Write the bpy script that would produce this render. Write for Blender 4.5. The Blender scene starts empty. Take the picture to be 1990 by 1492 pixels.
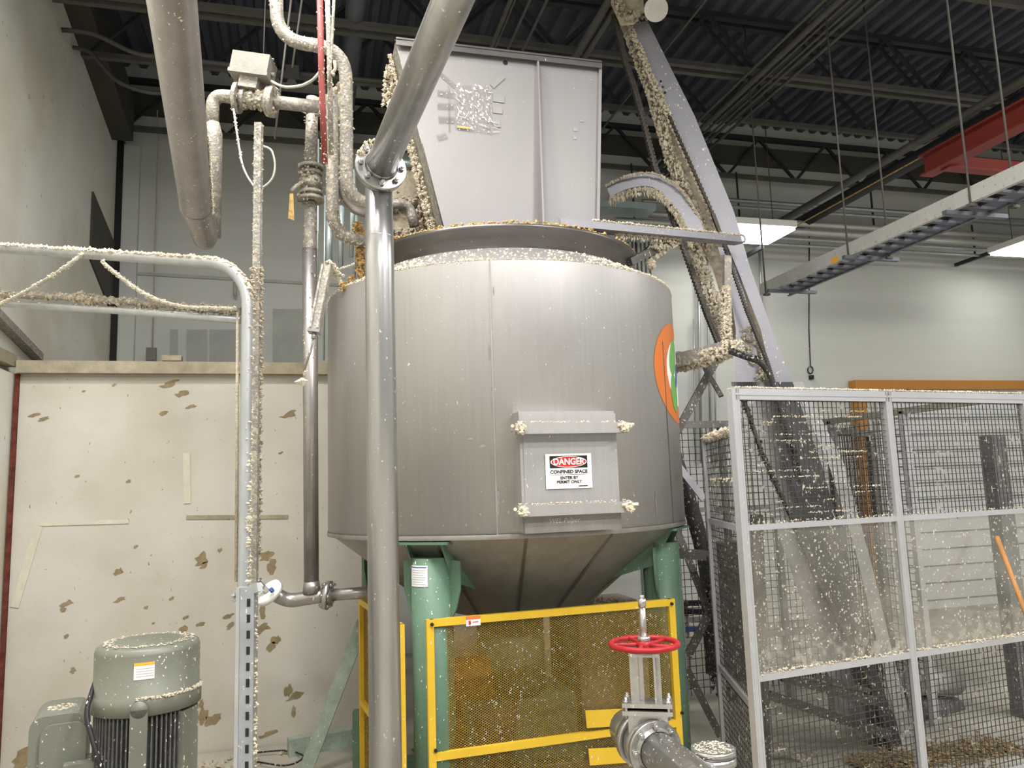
import bpy, math, random
from mathutils import Vector, Matrix
random.seed(7)
V = Vector
# ------------------------------------------------------------------ camera
F = 1495.0; CX, CY = 995.0, 746.0; EYE = 1.9
up_c = V((-375, 11150, -1495)).normalized()
yy_c = V((-395, -213.7, -1495)).normalized()
xx_c = yy_c.cross(up_c).normalized()
yy_c = up_c.cross(xx_c).normalized()
R = Matrix((xx_c, yy_c, up_c))            # world <- camera
cam_data = bpy.data.cameras.new('camera')
cam = bpy.data.objects.new('camera', cam_data)
bpy.context.scene.collection.objects.link(cam)
cam_data.sensor_width = 36.0; cam_data.lens = 36.0 * F / 1990.0
cam_data.clip_end = 200
CAMLOC = V((0, 0, EYE))
cam.matrix_world = Matrix.Translation(CAMLOC) @ R.to_4x4()
bpy.context.scene.camera = cam
# ------------------------------------------------------------------ world, exposure
sc = bpy.context.scene
sc.view_settings.view_transform = 'Standard'; sc.view_settings.look = 'None'
sc.view_settings.gamma = 1.0; sc.view_settings.exposure = 0.22
world = bpy.data.worlds.new('world'); sc.world = world; world.use_nodes = True
world.node_tree.nodes['Background'].inputs[0].default_value = (0.93, 0.97, 1.0, 1)
world.node_tree.nodes['Background'].inputs[1].default_value = 0.36
LAMPS = [  # unseen bay lights added for lighting: x, y, z, power, yaw
    (0.1, 2.2, 5.7, 130), (2.8, 0.2, 5.7, 175), (0.2, -2.4, 5.7, 230), (4.0, -2.2, 5.7, 190),
    (6.4, 2.6, 5.8, 130), (9.4, 2.0, 5.8, 120), (6.6, -1.2, 5.8, 80), (-0.9, 3.2, 5.9, 125)]

# ------------------------------------------------------------------ pixel helpers
def ray(px, py):
    return R @ V(((px - CX) / F, -(py - CY) / F, -1.0))
def W(px, py, d): return CAMLOC + ray(px, py) * d
def WX(px, py, X): r = ray(px, py); return CAMLOC + r * (X / r.x)
def WY(px, py, Y): r = ray(px, py); return CAMLOC + r * (Y / r.y)
def WZ(px, py, Z): r = ray(px, py); return CAMLOC + r * ((Z - EYE) / r.z)
def WP(px, py, A, B):
    n = V((B.y - A.y, A.x - B.x, 0)); r = ray(px, py)
    return CAMLOC + r * (n.dot(V((A.x, A.y, 0))) / n.dot(r))
def Z3(v, z): return V((v[0], v[1], z))

# ------------------------------------------------------------------ mesh builder
class MB:
    def __init__(s): s.v = []; s.f = []; s.sm = []
    def add(s, vs, fs, smooth=False):
        o = len(s.v); s.v += [V(p) for p in vs]
        s.f += [tuple(i + o for i in f) for f in fs]; s.sm += [smooth] * len(fs)
        return s
    def box(s, c, size, ax=None, rot=None):
        hx, hy, hz = size[0] / 2, size[1] / 2, size[2] / 2
        X, Y, Z = ax if ax else (V((1, 0, 0)), V((0, 1, 0)), V((0, 0, 1)))
        c = V(c); vs = [c + X * (hx * a) + Y * (hy * b) + Z * (hz * d) for a in (-1, 1) for b in (-1, 1) for d in (-1, 1)]
        return s.add(vs, [(0, 1, 3, 2), (4, 6, 7, 5), (0, 4, 5, 1), (2, 3, 7, 6), (0, 2, 6, 4), (1, 5, 7, 3)])
    def bar(s, a, b, w, h, up=(0, 0, 1)):
        """box from a to b, w across, h along up"""
        a, b = V(a), V(b); D = (b - a); L = D.length; D.normalize(); up = V(up)
        X = D.cross(up)
        if X.length < 1e-4: X = D.cross(V((1, 0, 0)))
        X.normalize(); U = X.cross(D).normalized()
        return s.box((a + b) / 2, (w, L, h), (X, D, U))
    def tube(s, pts, r, n=14, cap=True, closed=False, smooth=True):
        pts = [V(p) for p in pts]; m = len(pts)
        rs = r if isinstance(r, (list, tuple)) else [r] * m
        vs = []; prev = None
        for i, p in enumerate(pts):
            if closed: t = pts[(i + 1) % m] - pts[i - 1]
            else: t = pts[min(i + 1, m - 1)] - pts[max(i - 1, 0)]
            t.normalize()
            if prev is None:
                a = V((0, 0, 1)) if abs(t.z) < .9 else V((1, 0, 0))
                n1 = t.cross(a).normalized()
            else:
                n1 = (prev - t * prev.dot(t)).normalized()
            prev = n1; n2 = t.cross(n1)
            for k in range(n):
                a = 2 * math.pi * k / n
                vs.append(p + (n1 * math.cos(a) + n2 * math.sin(a)) * rs[i])
        fs = []
        for i in range(m if closed else m - 1):
            j = (i + 1) % m
            for k in range(n):
                fs.append((i * n + k, i * n + (k + 1) % n, j * n + (k + 1) % n, j * n + k))
        s.add(vs, fs, smooth)
        if cap and not closed:
            o = len(s.v) - len(vs)
            s.f += [tuple(o + k for k in range(n))[::-1], tuple(o + (m - 1) * n + k for k in range(n))]; s.sm += [False, False]
        return s
    def lathe(s, prof, c, axis=(0, 0, 1), n=48, smooth=True, cap0=False, cap1=False, a0=0, a1=2 * math.pi):
        """prof: [(radius, height)] about axis through c"""
        c = V(c); ax = V(axis).normalized()
        a = V((1, 0, 0)) if abs(ax.x) < .9 else V((0, 1, 0))
        n1 = (a - ax * a.dot(ax)).normalized(); n2 = ax.cross(n1)
        full = abs(a1 - a0 - 2 * math.pi) < 1e-6; cols = n if full else n + 1
        vs = []
        for rr, h in prof:
            for k in range(cols):
                t = a0 + (a1 - a0) * k / n
                vs.append(c + ax * h + (n1 * math.cos(t) + n2 * math.sin(t)) * rr)
        fs = []
        for i in range(len(prof) - 1):
            for k in range(n):
                k2 = (k + 1) % cols
                fs.append((i * cols + k, i * cols + k2, (i + 1) * cols + k2, (i + 1) * cols + k))
        s.add(vs, fs, smooth)
        o = len(s.v) - len(vs)
        if cap0: s.f.append(tuple(o + k for k in range(cols))[::-1]); s.sm.append(False)
        if cap1: s.f.append(tuple(o + (len(prof) - 1) * cols + k for k in range(cols))); s.sm.append(False)
        return s
    def cyl(s, a, b, r, n=16, r2=None):
        a, b = V(a), V(b); L = (b - a).length
        return s.lathe([(r, 0), (r if r2 is None else r2, L)], a, b - a, n, True, True, True)
    def prism(s, poly, depth):
        """poly: list of 3D points (planar), extruded by vector depth"""
        poly = [V(p) for p in poly]; d = V(depth); n = len(poly)
        vs = poly + [p + d for p in poly]
        return s.add(vs, [tuple(range(n))[::-1], tuple(range(n, 2 * n))] + [(i, (i + 1) % n, n + (i + 1) % n, n + i) for i in range(n)])
    def lump(s, p, r, st=(1, 1, 1)):
        p = V(p); q = [V((random.uniform(.5, 1.1) * a * r * st[0] + random.uniform(-.3, .3) * r, random.uniform(.5, 1.1) * b * r * st[1] + random.uniform(-.3, .3) * r,
             random.uniform(.5, 1.1) * c * r * st[2])) + p for a, b, c in ((1, 0, 0), (-1, 0, 0), (0, 1, 0), (0, -1, 0), (0, 0, 1), (0, 0, -1))]
        return s.add(q, [(0, 2, 4), (2, 1, 4), (1, 3, 4), (3, 0, 4), (2, 0, 5), (1, 2, 5), (3, 1, 5), (0, 3, 5)])
    def fuzz(s, pts, rad, n, size=.01, bias=None, drip=0.0):
        """n irregular lumps along a polyline, spread rad around it; bias pushes them to one side"""
        pts = [V(p) for p in pts]; seg = [(pts[i + 1] - pts[i]).length for i in range(len(pts) - 1)]; T = sum(seg)
        for _ in range(n):
            u = random.random() * T; i = 0
            while i < len(seg) - 1 and u > seg[i]: u -= seg[i]; i += 1
            p = pts[i].lerp(pts[i + 1], u / max(seg[i], 1e-6))
            o = V((random.gauss(0, 1), random.gauss(0, 1), random.gauss(0, 1))).normalized()
            t = (pts[i + 1] - pts[i]).normalized(); o = (o - t * o.dot(t))
            if o.length > 1e-3: o.normalize()
            if bias is not None: o = (o * .8 + V(bias)).normalized()
            r = size * random.uniform(.5, 1.5)
            if drip and random.random() < .35:
                s.lump(p + o * rad - V((0, 0, drip * .4)), r * .7, (1, 1, random.uniform(1.2, 3.0)))
            else: s.lump(p + o * rad * random.uniform(.8, 1.05), r)
        return s

def fillet(pts, r, n=6):
    pts = [V(p) for p in pts]; out = [pts[0]]
    for i in range(1, len(pts) - 1):
        a, b, c = pts[i - 1], pts[i], pts[i + 1]
        d1 = (a - b); d2 = (c - b); rr = min(r, d1.length * .49, d2.length * .49)
        p1 = b + d1.normalized() * rr; p2 = b + d2.normalized() * rr
        for k in range(n + 1):
            t = k / n; out.append(p1 * (1 - t) ** 2 + b * 2 * t * (1 - t) + p2 * t * t)
    out.append(pts[-1]); return out

def scat(mb, c, X, Y, rad, n, size):
    for _ in range(n):
        a = random.uniform(0, 2 * math.pi); r = rad * math.sqrt(random.random()); mb.lump(V(c) + X * (r * math.cos(a)) + Y * (r * math.sin(a)), size * random.uniform(.5, 1.5), (1, 1, .5))
    return mb
# ------------------------------------------------------------------ objects
COL = sc.collection; WL = {}
def make(name, mb, mat, base):
    me = bpy.data.meshes.new(name)
    me.from_pydata([tuple(p - base) for p in mb.v], [], mb.f)
    me.polygons.foreach_set('use_smooth', mb.sm)
    me.materials.append(mat); me.update()
    o = bpy.data.objects.new(name, me); COL.objects.link(o)
    return o
def thing(name, label, cat, base, group=None):
    o = bpy.data.objects.new(name, None); COL.objects.link(o); o.empty_display_size = .1
    o.location = base; WL[o] = V(base); o['label'] = label; o['category'] = cat
    if group: o['group'] = group
    return o
def part(name, mb, mat, parent, label=None, kind=None):
    o = make(name, mb, mat, WL[parent]); o.parent = parent; WL[o] = WL[parent].copy()
    if label: o['label'] = label
    if kind: o['kind'] = kind
    return o
def basept(mb):
    n = len(mb.v); x = sum(p.x for p in mb.v) / n; y = sum(p.y for p in mb.v) / n
    return V((x, y, min(p.z for p in mb.v)))
def solo(name, label, cat, mb, mat, group=None, kind=None):
    b = basept(mb); o = make(name, mb, mat, b); o.location = b; WL[o] = b
    o['label'] = label; o['category'] = cat
    if group: o['group'] = group
    if kind: o['kind'] = kind
    return o
def struct(name, mb, mat):
    b = basept(mb); o = make(name, mb, mat, b); o.location = b; WL[o] = b; o['kind'] = 'structure'; return o
def copy_tree(src, loc, label=None, group=None):
    c = src.copy(); COL.objects.link(c); c.location = loc; WL[c] = V(loc)
    if label: c['label'] = label
    if group: c['group'] = group
    def kids(a, b):
        for ch in list(a.children):
            d = ch.copy(); COL.objects.link(d); d.parent = b; kids(ch, d)
    kids(src, c); return c

# ------------------------------------------------------------------ materials
def mat(name, col, metal=0.0, rough=0.6, var=0.12, scale=3.0, stretch=(1, 1, 1), specks=0.0, sscale=30.0,
        bump=0.0, bscale=60.0, dirt=None, dscale=4.0, dthr=0.62, spec_col=(0.72, 0.66, 0.55), coat=0, dirt2=None):
    m = bpy.data.materials.new(name); m.use_nodes = True; nt = m.node_tree; N = nt.nodes; L = nt.links
    b = N['Principled BSDF']; tc = N.new('ShaderNodeTexCoord'); mp = N.new('ShaderNodeMapping')
    mp.inputs['Scale'].default_value = stretch; L.new(tc.outputs['Object'], mp.inputs[0])
    nz = N.new('ShaderNodeTexNoise'); nz.inputs['Scale'].default_value = scale; nz.inputs['Detail'].default_value = 6; nz.inputs['Roughness'].default_value = .65
    L.new(mp.outputs[0], nz.inputs[0])
    rp = N.new('ShaderNodeValToRGB'); L.new(nz.outputs[0], rp.inputs[0])
    rp.color_ramp.elements[0].position = .3; rp.color_ramp.elements[1].position = .7
    rp.color_ramp.elements[0].color = tuple(c * (1 - var) for c in col) + (1,)
    rp.color_ramp.elements[1].color = tuple(min(1, c * (1 + var)) for c in col) + (1,)
    cur = rp.outputs[0]; met = None
    def mix(fac, c2, cur):
        mx = N.new('ShaderNodeMix'); mx.data_type = 'RGBA'; L.new(fac, mx.inputs[0]); L.new(cur, mx.inputs[6]); mx.inputs[7].default_value = tuple(c2) + (1,)
        return mx.outputs[2]
    def math_(op, a, bv):
        q = N.new('ShaderNodeMath'); q.operation = op
        for i, x in enumerate((a, bv)):
            if isinstance(x, (int, float)): q.inputs[i].default_value = x
            else: L.new(x, q.inputs[i])
        return q.outputs[0]
    if dirt:
        n2 = N.new('ShaderNodeTexNoise'); n2.inputs['Scale'].default_value = dscale; n2.inputs['Detail'].default_value = 8; n2.inputs['Roughness'].default_value = .6
        L.new(tc.outputs['Object'], n2.inputs[0])
        r2 = N.new('ShaderNodeMapRange'); r2.inputs[1].default_value = dthr; r2.inputs[2].default_value = dthr + .05; L.new(n2.outputs[0], r2.inputs[0])
        cur = mix(r2.outputs[0], dirt, cur)
    if dirt2:
        c2, s2, t2 = dirt2
        n3 = N.new('ShaderNodeTexNoise'); n3.inputs['Scale'].default_value = s2; n3.inputs['Detail'].default_value = 5
        mp2 = N.new('ShaderNodeMapping'); mp2.inputs['Location'].default_value = (7.3, 2.1, 4.4); L.new(tc.outputs['Object'], mp2.inputs[0]); L.new(mp2.outputs[0], n3.inputs[0])
        r3 = N.new('ShaderNodeMapRange'); r3.inputs[1].default_value = t2; r3.inputs[2].default_value = t2 + .2; r3.inputs[4].default_value = .55; L.new(n3.outputs[0], r3.inputs[0])
        cur = mix(r3.outputs[0], c2, cur)
    if specks > 0:
        vo = N.new('ShaderNodeTexVoronoi'); vo.inputs['Scale'].default_value = sscale * 1.9
        dn = N.new('ShaderNodeTexNoise'); dn.inputs['Scale'].default_value = sscale * 1.6; L.new(tc.outputs['Object'], dn.inputs[0])
        vm = N.new('ShaderNodeVectorMath'); vm.operation = 'MULTIPLY_ADD'; L.new(dn.outputs['Color'], vm.inputs[0]); vm.inputs[1].default_value = (.9 / sscale,) * 3
        m3 = N.new('ShaderNodeMapping'); m3.inputs['Rotation'].default_value = (.3, .5, .2); m3.inputs['Scale'].default_value = (1, 1, .6); L.new(tc.outputs['Object'], m3.inputs[0]); L.new(m3.outputs[0], vm.inputs[2])
        L.new(vm.outputs[0], vo.inputs['Vector'])
        sp = N.new('ShaderNodeSeparateColor'); L.new(vo.outputs['Color'], sp.inputs[0])
        big = N.new('ShaderNodeTexNoise'); big.inputs['Scale'].default_value = 2.3; L.new(tc.outputs['Object'], big.inputs[0])
        th = math_('MULTIPLY', math_('POWER', sp.outputs[0], 7.0), math_('MULTIPLY', big.outputs[0], specks * .72))
        fac = math_('LESS_THAN', vo.outputs['Distance'], th)
        cur = mix(fac, spec_col, cur); met = fac
    L.new(cur, b.inputs['Base Color'])
    b.inputs['Roughness'].default_value = rough; b.inputs['Metallic'].default_value = metal
    if met is not None and metal > 0:
        L.new(math_('MULTIPLY', math_('SUBTRACT', 1.0, met), metal), b.inputs['Metallic'])
    if bump > 0:
        n4 = N.new('ShaderNodeTexNoise'); n4.inputs['Scale'].default_value = bscale; n4.inputs['Detail'].default_value = 4; L.new(tc.outputs['Object'], n4.inputs[0])
        bp = N.new('ShaderNodeBump'); bp.inputs['Strength'].default_value = bump; bp.inputs['Distance'].default_value = .01; L.new(n4.outputs[0], bp.inputs['Height']); L.new(bp.outputs[0], b.inputs['Normal'])
    if metal < .05: b.inputs['Specular IOR Level'].default_value = .3
    if coat: b.inputs['Coat Weight'].default_value = coat
    return m
def emit(name, col, st):
    m = bpy.data.materials.new(name); m.use_nodes = True; b = m.node_tree.nodes['Principled BSDF']
    b.inputs['Base Color'].default_value = tuple(col) + (1,); b.inputs['Emission Color'].default_value = tuple(col) + (1,); b.inputs['Emission Strength'].default_value = st
    return m

M = dict(
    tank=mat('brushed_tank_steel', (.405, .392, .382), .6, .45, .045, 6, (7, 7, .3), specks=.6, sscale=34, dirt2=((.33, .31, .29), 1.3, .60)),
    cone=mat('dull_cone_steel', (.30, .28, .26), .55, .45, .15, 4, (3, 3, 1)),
    hopper=mat('hopper_steel', (.25, .238, .238), .35, .5, .03, 2, (1, 1, 1), specks=.3, sscale=20),
    lip=mat('dark_ring_steel', (.13, .12, .115), .6, .35, .2, 3, (1, 1, 3), specks=.4, sscale=30),
    pipe=mat('pipe_steel', (.42, .415, .41), .85, .33, .10, 4, (4, 4, .5), specks=.75, sscale=45),
    pipe_d=mat('dull_pipe_steel', (.37, .345, .335), .8, .36, .14, 5, specks=.9, sscale=45),
    pipe_p=mat('pulp_spattered_pipe', (.27, .25, .22), .25, .6, .2, 8, specks=1.4, sscale=50, bump=.5, bscale=80, dirt=(.42, .38, .30), dscale=38, dthr=.53, spec_col=(.55, .5, .4)),
    galv=mat('galvanised_steel', (.43, .445, .455), .55, .42, .12, 10, (2, 2, .6), specks=.5, sscale=60),
    teal=mat('galvanised_conduit', (.42, .50, .50), .6, .35, .08, 6),
    pulp=mat('dried_pulp', (.60, .53, .41), 0, .95, .22, 30, bump=.6, bscale=120),
    pulp_d=mat('aged_pulp', (.44, .38, .29), 0, .95, .3, 25, bump=.6, bscale=120),
    grime=mat('seam_grime', (.22, .20, .18), .3, .6, .3, 30),
    heap=mat('brown_heap', (.26, .19, .10), 0, .95, .4, 25, bump=.5),
    gold=mat('stained_pulp', (.50, .33, .13), 0, .95, .45, 25, bump=.6, bscale=90),
    green=mat('green_paint', (.10, .175, .12), 0, .45, .12, 4, specks=.7, sscale=40, bump=.04),
    green_p=mat('faded_green_paint', (.29, .35, .29), 0, .6, .22, 14, (1, 1, 1), specks=1.2, sscale=50),
    yellow=mat('yellow_paint', (.64, .41, .03), 0, .45, .08, 5, specks=.8, sscale=40),
    yellow_m=mat('yellow_mesh_paint', (.34, .21, .03), .4, .35, .3, 40, specks=1.6, sscale=60),
    orange=mat('amber_panel', (.26, .11, .02), 0, .5, .15, 3, specks=.4),
    red=mat('red_paint', (.34, .015, .02), 0, .38, .1, 6, specks=.6, sscale=60),
    redhose=mat('red_hose', (.24, .055, .05), 0, .6, .2, 12, specks=1.5, sscale=60),
    redbeam=mat('red_crane_paint', (.25, .042, .032), 0, .5, .1, 2),
    motor=mat('grey_green_motor_paint', (.165, .172, .14), .1, .45, .08, 4, specks=1.1, sscale=55, bump=.05),
    motor_d=mat('dusty_motor_fin', (.10, .10, .095), .1, .6, .3, 30, specks=1.0, sscale=80),
    cast=mat('cast_valve_steel', (.46, .45, .44), .85, .30, .12, 10, specks=1.0, sscale=70, bump=.15),
    alu=mat('anodised_aluminium', (.50, .50, .52), .45, .42, .05, 3, specks=.6, sscale=50),
    wire=mat('dark_wire', (.055, .052, .045), .2, .6, .3, 60, dirt=(.45, .41, .33), dscale=18, dthr=.60),
    black=mat('black_rubber', (.02, .02, .022), 0, .5, .2, 10, specks=1.6, sscale=60),
    belt=mat('dark_conveyor_belt', (.05, .048, .05), .1, .5, .25, 6, specks=2.0, sscale=45),
    convey=mat('conveyor_plate', (.31, .305, .335), .35, .48, .06, 3, specks=1.0, sscale=35),
    convey_d=mat('dirty_conveyor_plate', (.36, .35, .35), .35, .5, .15, 6, specks=1.6, sscale=40),
    brace=mat('dark_brace_steel', (.11, .10, .09), .4, .5, .3, 8, specks=1.8, sscale=60),
    strut=mat('strut_channel', (.36, .38, .42), .6, .4, .15, 12, specks=.9, sscale=60),
    chain=mat('greased_chain', (.07, .06, .05), .4, .5, .5, 50),
    white=mat('white_plate', (.82, .81, .78), 0, .5, .04, 5),
    label=mat('label_paper', (.80, .79, .80), 0, .5, .03, 5),
    scribble=mat('label_print', (.40, .40, .43), 0, .6, .1),
    ltop=mat('label_yellow', (.75, .42, .05), 0, .5, .05),
    sred=mat('sign_red', (.55, .03, .03), 0, .4, .03), sblack=mat('sign_black', (.015, .015, .015), 0, .4, .03),
    sgreen=mat('decal_green', (.15, .38, .10), 0, .4, .08), sorange=mat('decal_orange', (.62, .17, .035), 0, .4, .05, specks=.5),
    sblue=mat('decal_blue', (.06, .12, .35), 0, .4, .05), chalk=mat('chalk_writing', (.62, .62, .62), 0, .9, .1),
    wood=mat('broom_handle', (.42, .20, .07), 0, .5, .2, 6, (6, 6, 1)),
    film=None,
    tape=mat('dark_tape', (.26, .25, .25), .3, .4, .05),
    cord=mat('dusty_cord', (.42, .40, .34), 0, .8, .3, 30),
    boxgrey=mat('dusty_box', (.22, .21, .185), 0, .8, .12, 12, bump=.3, bscale=60),
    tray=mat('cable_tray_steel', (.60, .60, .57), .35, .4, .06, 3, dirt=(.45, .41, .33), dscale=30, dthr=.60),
    trayin=mat('tray_shadowed_steel', (.16, .17, .20), .5, .45, .1),  # darker copy of the tray steel, its shade put into the colour
    deck=mat('ceiling_deck', (.088, .096, .125), .1, .6, .15, 2),
    joist=mat('joist_paint', (.028, .027, .033), .1, .6, .2, 5),
    ceilpipe=mat('dusty_conduit', (.105, .10, .09), .2, .6, .2, 5),
    beam=mat('brown_beam', (.065, .060, .048), 0, .6, .15, 2),
    wallL=mat('painted_side_wall', (.74, .73, .66), 0, .9, .05, 1.4, bump=.12, bscale=25, dirt2=((.50, .45, .31), .9, .44), dirt=(.40, .36, .25), dscale=12, dthr=.66),
    wallB=mat('painted_back_wall', (.62, .63, .59), 0, .95, .04, 1.0, (.3, 1, 5), bump=.05, bscale=20),
    part=mat('stained_partition', (.565, .53, .475), 0, .7, .05, 1.2, (1, 1, 2), bump=.12, bscale=30, dirt=(.36, .31, .21), dscale=16, dthr=.69, dirt2=((.42, .385, .30), 1.3, .46), specks=.5, sscale=16, spec_col=(.30, .24, .15)),
    chip=mat('bare_board', (.27, .21, .12), 0, .8, .25, 14),
    capb=mat('grimy_timber_cap', (.33, .29, .21), 0, .85, .25, 8, (1, 1, 1), bump=.4),
    gapred=mat('rusty_joint', (.12, .03, .02), 0, .9, .5, 20),
    paste=mat('old_tape_residue', (.60, .56, .46), 0, .8, .1, 10),
    patch=mat('filler_patch', (.45, .46, .42), 0, .8, .1, 4),
    floor=mat('wet_concrete', (.42, .40, .34), 0, .5, .25, 1.5, bump=.15, bscale=12, dirt=(.42, .37, .28), dscale=5, dthr=.58, dirt2=((.12, .11, .09), 1.0, .45)),
    door=mat('door_white', (.70, .71, .71), 0, .5, .02), doorline=mat('door_groove', (.22, .22, .22), 0, .6),
    oframe=mat('orange_door_frame', (.50, .22, .05), 0, .5, .08),
    post=mat('dusty_dark_post', (.13, .13, .13), .2, .6, .2, 8, specks=1.5, sscale=40),
    lens=emit('lamp_lens', (1, .99, .97), 7.0),
)
# clear materials
def clear(name, tint, smear, sscale, film=False):
    m = bpy.data.materials.new(name); m.use_nodes = True; nt = m.node_tree; N = nt.nodes; L = nt.links
    b = N['Principled BSDF']; out = N['Material Output']; b.inputs['Base Color'].default_value = (.52, .48, .41, 1); b.inputs['Roughness'].default_value = .8
    tr = N.new('ShaderNodeBsdfTransparent'); tr.inputs[0].default_value = tint
    gl = N.new('ShaderNodeBsdfGlossy'); gl.inputs['Roughness'].default_value = .12
    m1 = N.new('ShaderNodeMixShader'); m1.inputs[0].default_value = .10; L.new(tr.outputs[0], m1.inputs[1]); L.new(gl.outputs[0], m1.inputs[2])
    tc = N.new('ShaderNodeTexCoord'); vo = N.new('ShaderNodeTexVoronoi'); vo.inputs['Scale'].default_value = sscale
    dn = N.new('ShaderNodeTexNoise'); dn.inputs['Scale'].default_value = sscale; L.new(tc.outputs['Object'], dn.inputs[0])
    vm = N.new('ShaderNodeVectorMath'); vm.operation = 'MULTIPLY_ADD'; L.new(dn.outputs['Color'], vm.inputs[0]); vm.inputs[1].default_value = (1.3 / sscale,) * 3; L.new(tc.outputs['Object'], vm.inputs[2])
    L.new(vm.outputs[0], vo.inputs['Vector'])
    sp = N.new('ShaderNodeSeparateColor'); L.new(vo.outputs['Color'], sp.inputs[0])
    nz = N.new('ShaderNodeTexNoise'); nz.inputs['Scale'].default_value = 3.2; nz.inputs['Detail'].default_value = 8; L.new(tc.outputs['Object'], nz.inputs[0])
    pw = N.new('ShaderNodeMath'); pw.operation = 'POWER'; L.new(sp.outputs[0], pw.inputs[0]); pw.inputs[1].default_value = 4
    ml = N.new('ShaderNodeMath'); ml.operation = 'MULTIPLY'; L.new(pw.outputs[0], ml.inputs[0]); ml.inputs[1].default_value = .42
    lt = N.new('ShaderNodeMath'); lt.operation = 'LESS_THAN'; L.new(vo.outputs['Distance'], lt.inputs[0]); L.new(ml.outputs[0], lt.inputs[1])
    mr = N.new('ShaderNodeMapRange'); mr.inputs[1].default_value = .42; mr.inputs[2].default_value = .72; mr.inputs[3].default_value = smear * .4; mr.inputs[4].default_value = smear * 1.6; L.new(nz.outputs[0], mr.inputs[0])
    mx = N.new('ShaderNodeMath'); mx.operation = 'MAXIMUM'; L.new(lt.outputs[0], mx.inputs[0]); L.new(mr.outputs[0], mx.inputs[1])
    if film:   # pulp deposit thickens towards the sill of the panel
        sx_ = N.new('ShaderNodeSeparateXYZ'); L.new(tc.outputs['Object'], sx_.inputs[0])
        gr = N.new('ShaderNodeMapRange'); gr.inputs[1].default_value = .86; gr.inputs[2].default_value = 1.12; gr.inputs[3].default_value = 1; gr.inputs[4].default_value = 0; L.new(sx_.outputs[2], gr.inputs[0])
        gn_ = N.new('ShaderNodeTexNoise'); gn_.inputs['Scale'].default_value = 22; gn_.inputs['Detail'].default_value = 9; L.new(tc.outputs['Object'], gn_.inputs[0])
        ga_ = N.new('ShaderNodeMapRange'); ga_.inputs[1].default_value = .42; ga_.inputs[2].default_value = .62; ga_.inputs[4].default_value = .5; L.new(gn_.outputs[0], ga_.inputs[0])
        gm_ = N.new('ShaderNodeMath'); gm_.operation = 'MULTIPLY'; L.new(gr.outputs[0], gm_.inputs[0]); L.new(ga_.outputs[0], gm_.inputs[1])
        m9 = N.new('ShaderNodeMath'); m9.operation = 'MAXIMUM'; L.new(mx.outputs[0], m9.inputs[0]); L.new(gm_.outputs[0], m9.inputs[1]); mx = m9
    m2 = N.new('ShaderNodeMixShader'); L.new(mx.outputs[0], m2.inputs[0]); L.new(m1.outputs[0], m2.inputs[1]); L.new(b.outputs[0], m2.inputs[2])
    L.new(m2.outputs[0], out.inputs[0]); return m
M['poly'] = clear('smeared_polycarbonate', (.96, .96, .94, 1), .11, 60, True)
M['film'] = clear('clear_tape_film', (.95, .95, .96, 1), .16, 60)

# =================================================================== SETTING
YB, XL, ZC = 9.4, -2.15, 7.0
struct('floor', MB().box((4.5, 2.2, -.1), (15.5, 16.5, .2)), M['floor'])
struct('wall_back', MB().box((5.4, YB + .1, 3.55), (15.2, .2, 7.5)), M['wallB'])
struct('wall_left', MB().box((XL - .1, 1.7, 3.55), (.2, 15.4, 7.5)), M['wallL'])
struct('wall_right', MB().box((12.6, 1.7, 3.55), (.2, 15.4, 7.5)), M['wallB'])
# corrugated deck
dk = MB(); x = XL; i = 0; prof = []
while x < 12.6:
    for a, z in ((0, 0), (.07, 0), (.10, .06), (.17, .06)): prof.append((x + a, ZC + z))
    x += .20
vs = []; 
for (a, z) in prof: vs += [(a, -5.5, z), (a, YB, z)]
dk.add(vs, [(2 * k, 2 * k + 1, 2 * k + 3, 2 * k + 2) for k in range(len(prof) - 1)])
dk.box((5.2, 1.9, ZC + .15), (15.0, 15.2, .1))
struct('ceiling', dk, M['deck'])

# lower timber-framed partition below the back room wall
PY = 6.3
pz = WY(330, 728, PY).z; pzt = WY(330, 705, PY).z; pxl = WY(36, 800, PY).x
struct('partition_wall', MB().box(((pxl + .55) / 2, PY + .06, pz / 2), (.55 - pxl, .12, pz)), M['part'])
struct('partition_cap_trim', MB().box(((pxl + .55) / 2, PY + .04, (pz + pzt) / 2), (.57 - pxl, .22, pzt - pz)), M['capb'])
jm = MB(); jm.bar((pxl - .015, PY - .01, 0), (pxl - .015, PY - .01, pz), .03, .03, (0, 1, 0))
struct('partition_joint_trim', jm, M['gapred'])
# side partition returning along the left wall toward the camera
sw = MB(); sx = pxl - .04
sw.prism([(sx, PY, 0), (sx, 3.2, 0), (sx, 3.2, pz), (sx, PY, pz)], (-.06, 0, 0))
struct('partition_side_wall', sw, M['wallL'])
sc_ = MB(); sc_.bar((sx - .04, 3.2, pzt + .0), (sx - .04, PY - .02, pzt + .0), .12, .09)
struct('partition_side_trim', sc_, M['capb'])
solo('grimy_angle_rail', 'grimy grey angle rail running down the side wall to the partition corner', 'rail',
     MB().bar(WX(-30, 588, XL + .04), WX(75, 694, XL + .04), .07, .06), M['pipe_p'])
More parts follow.
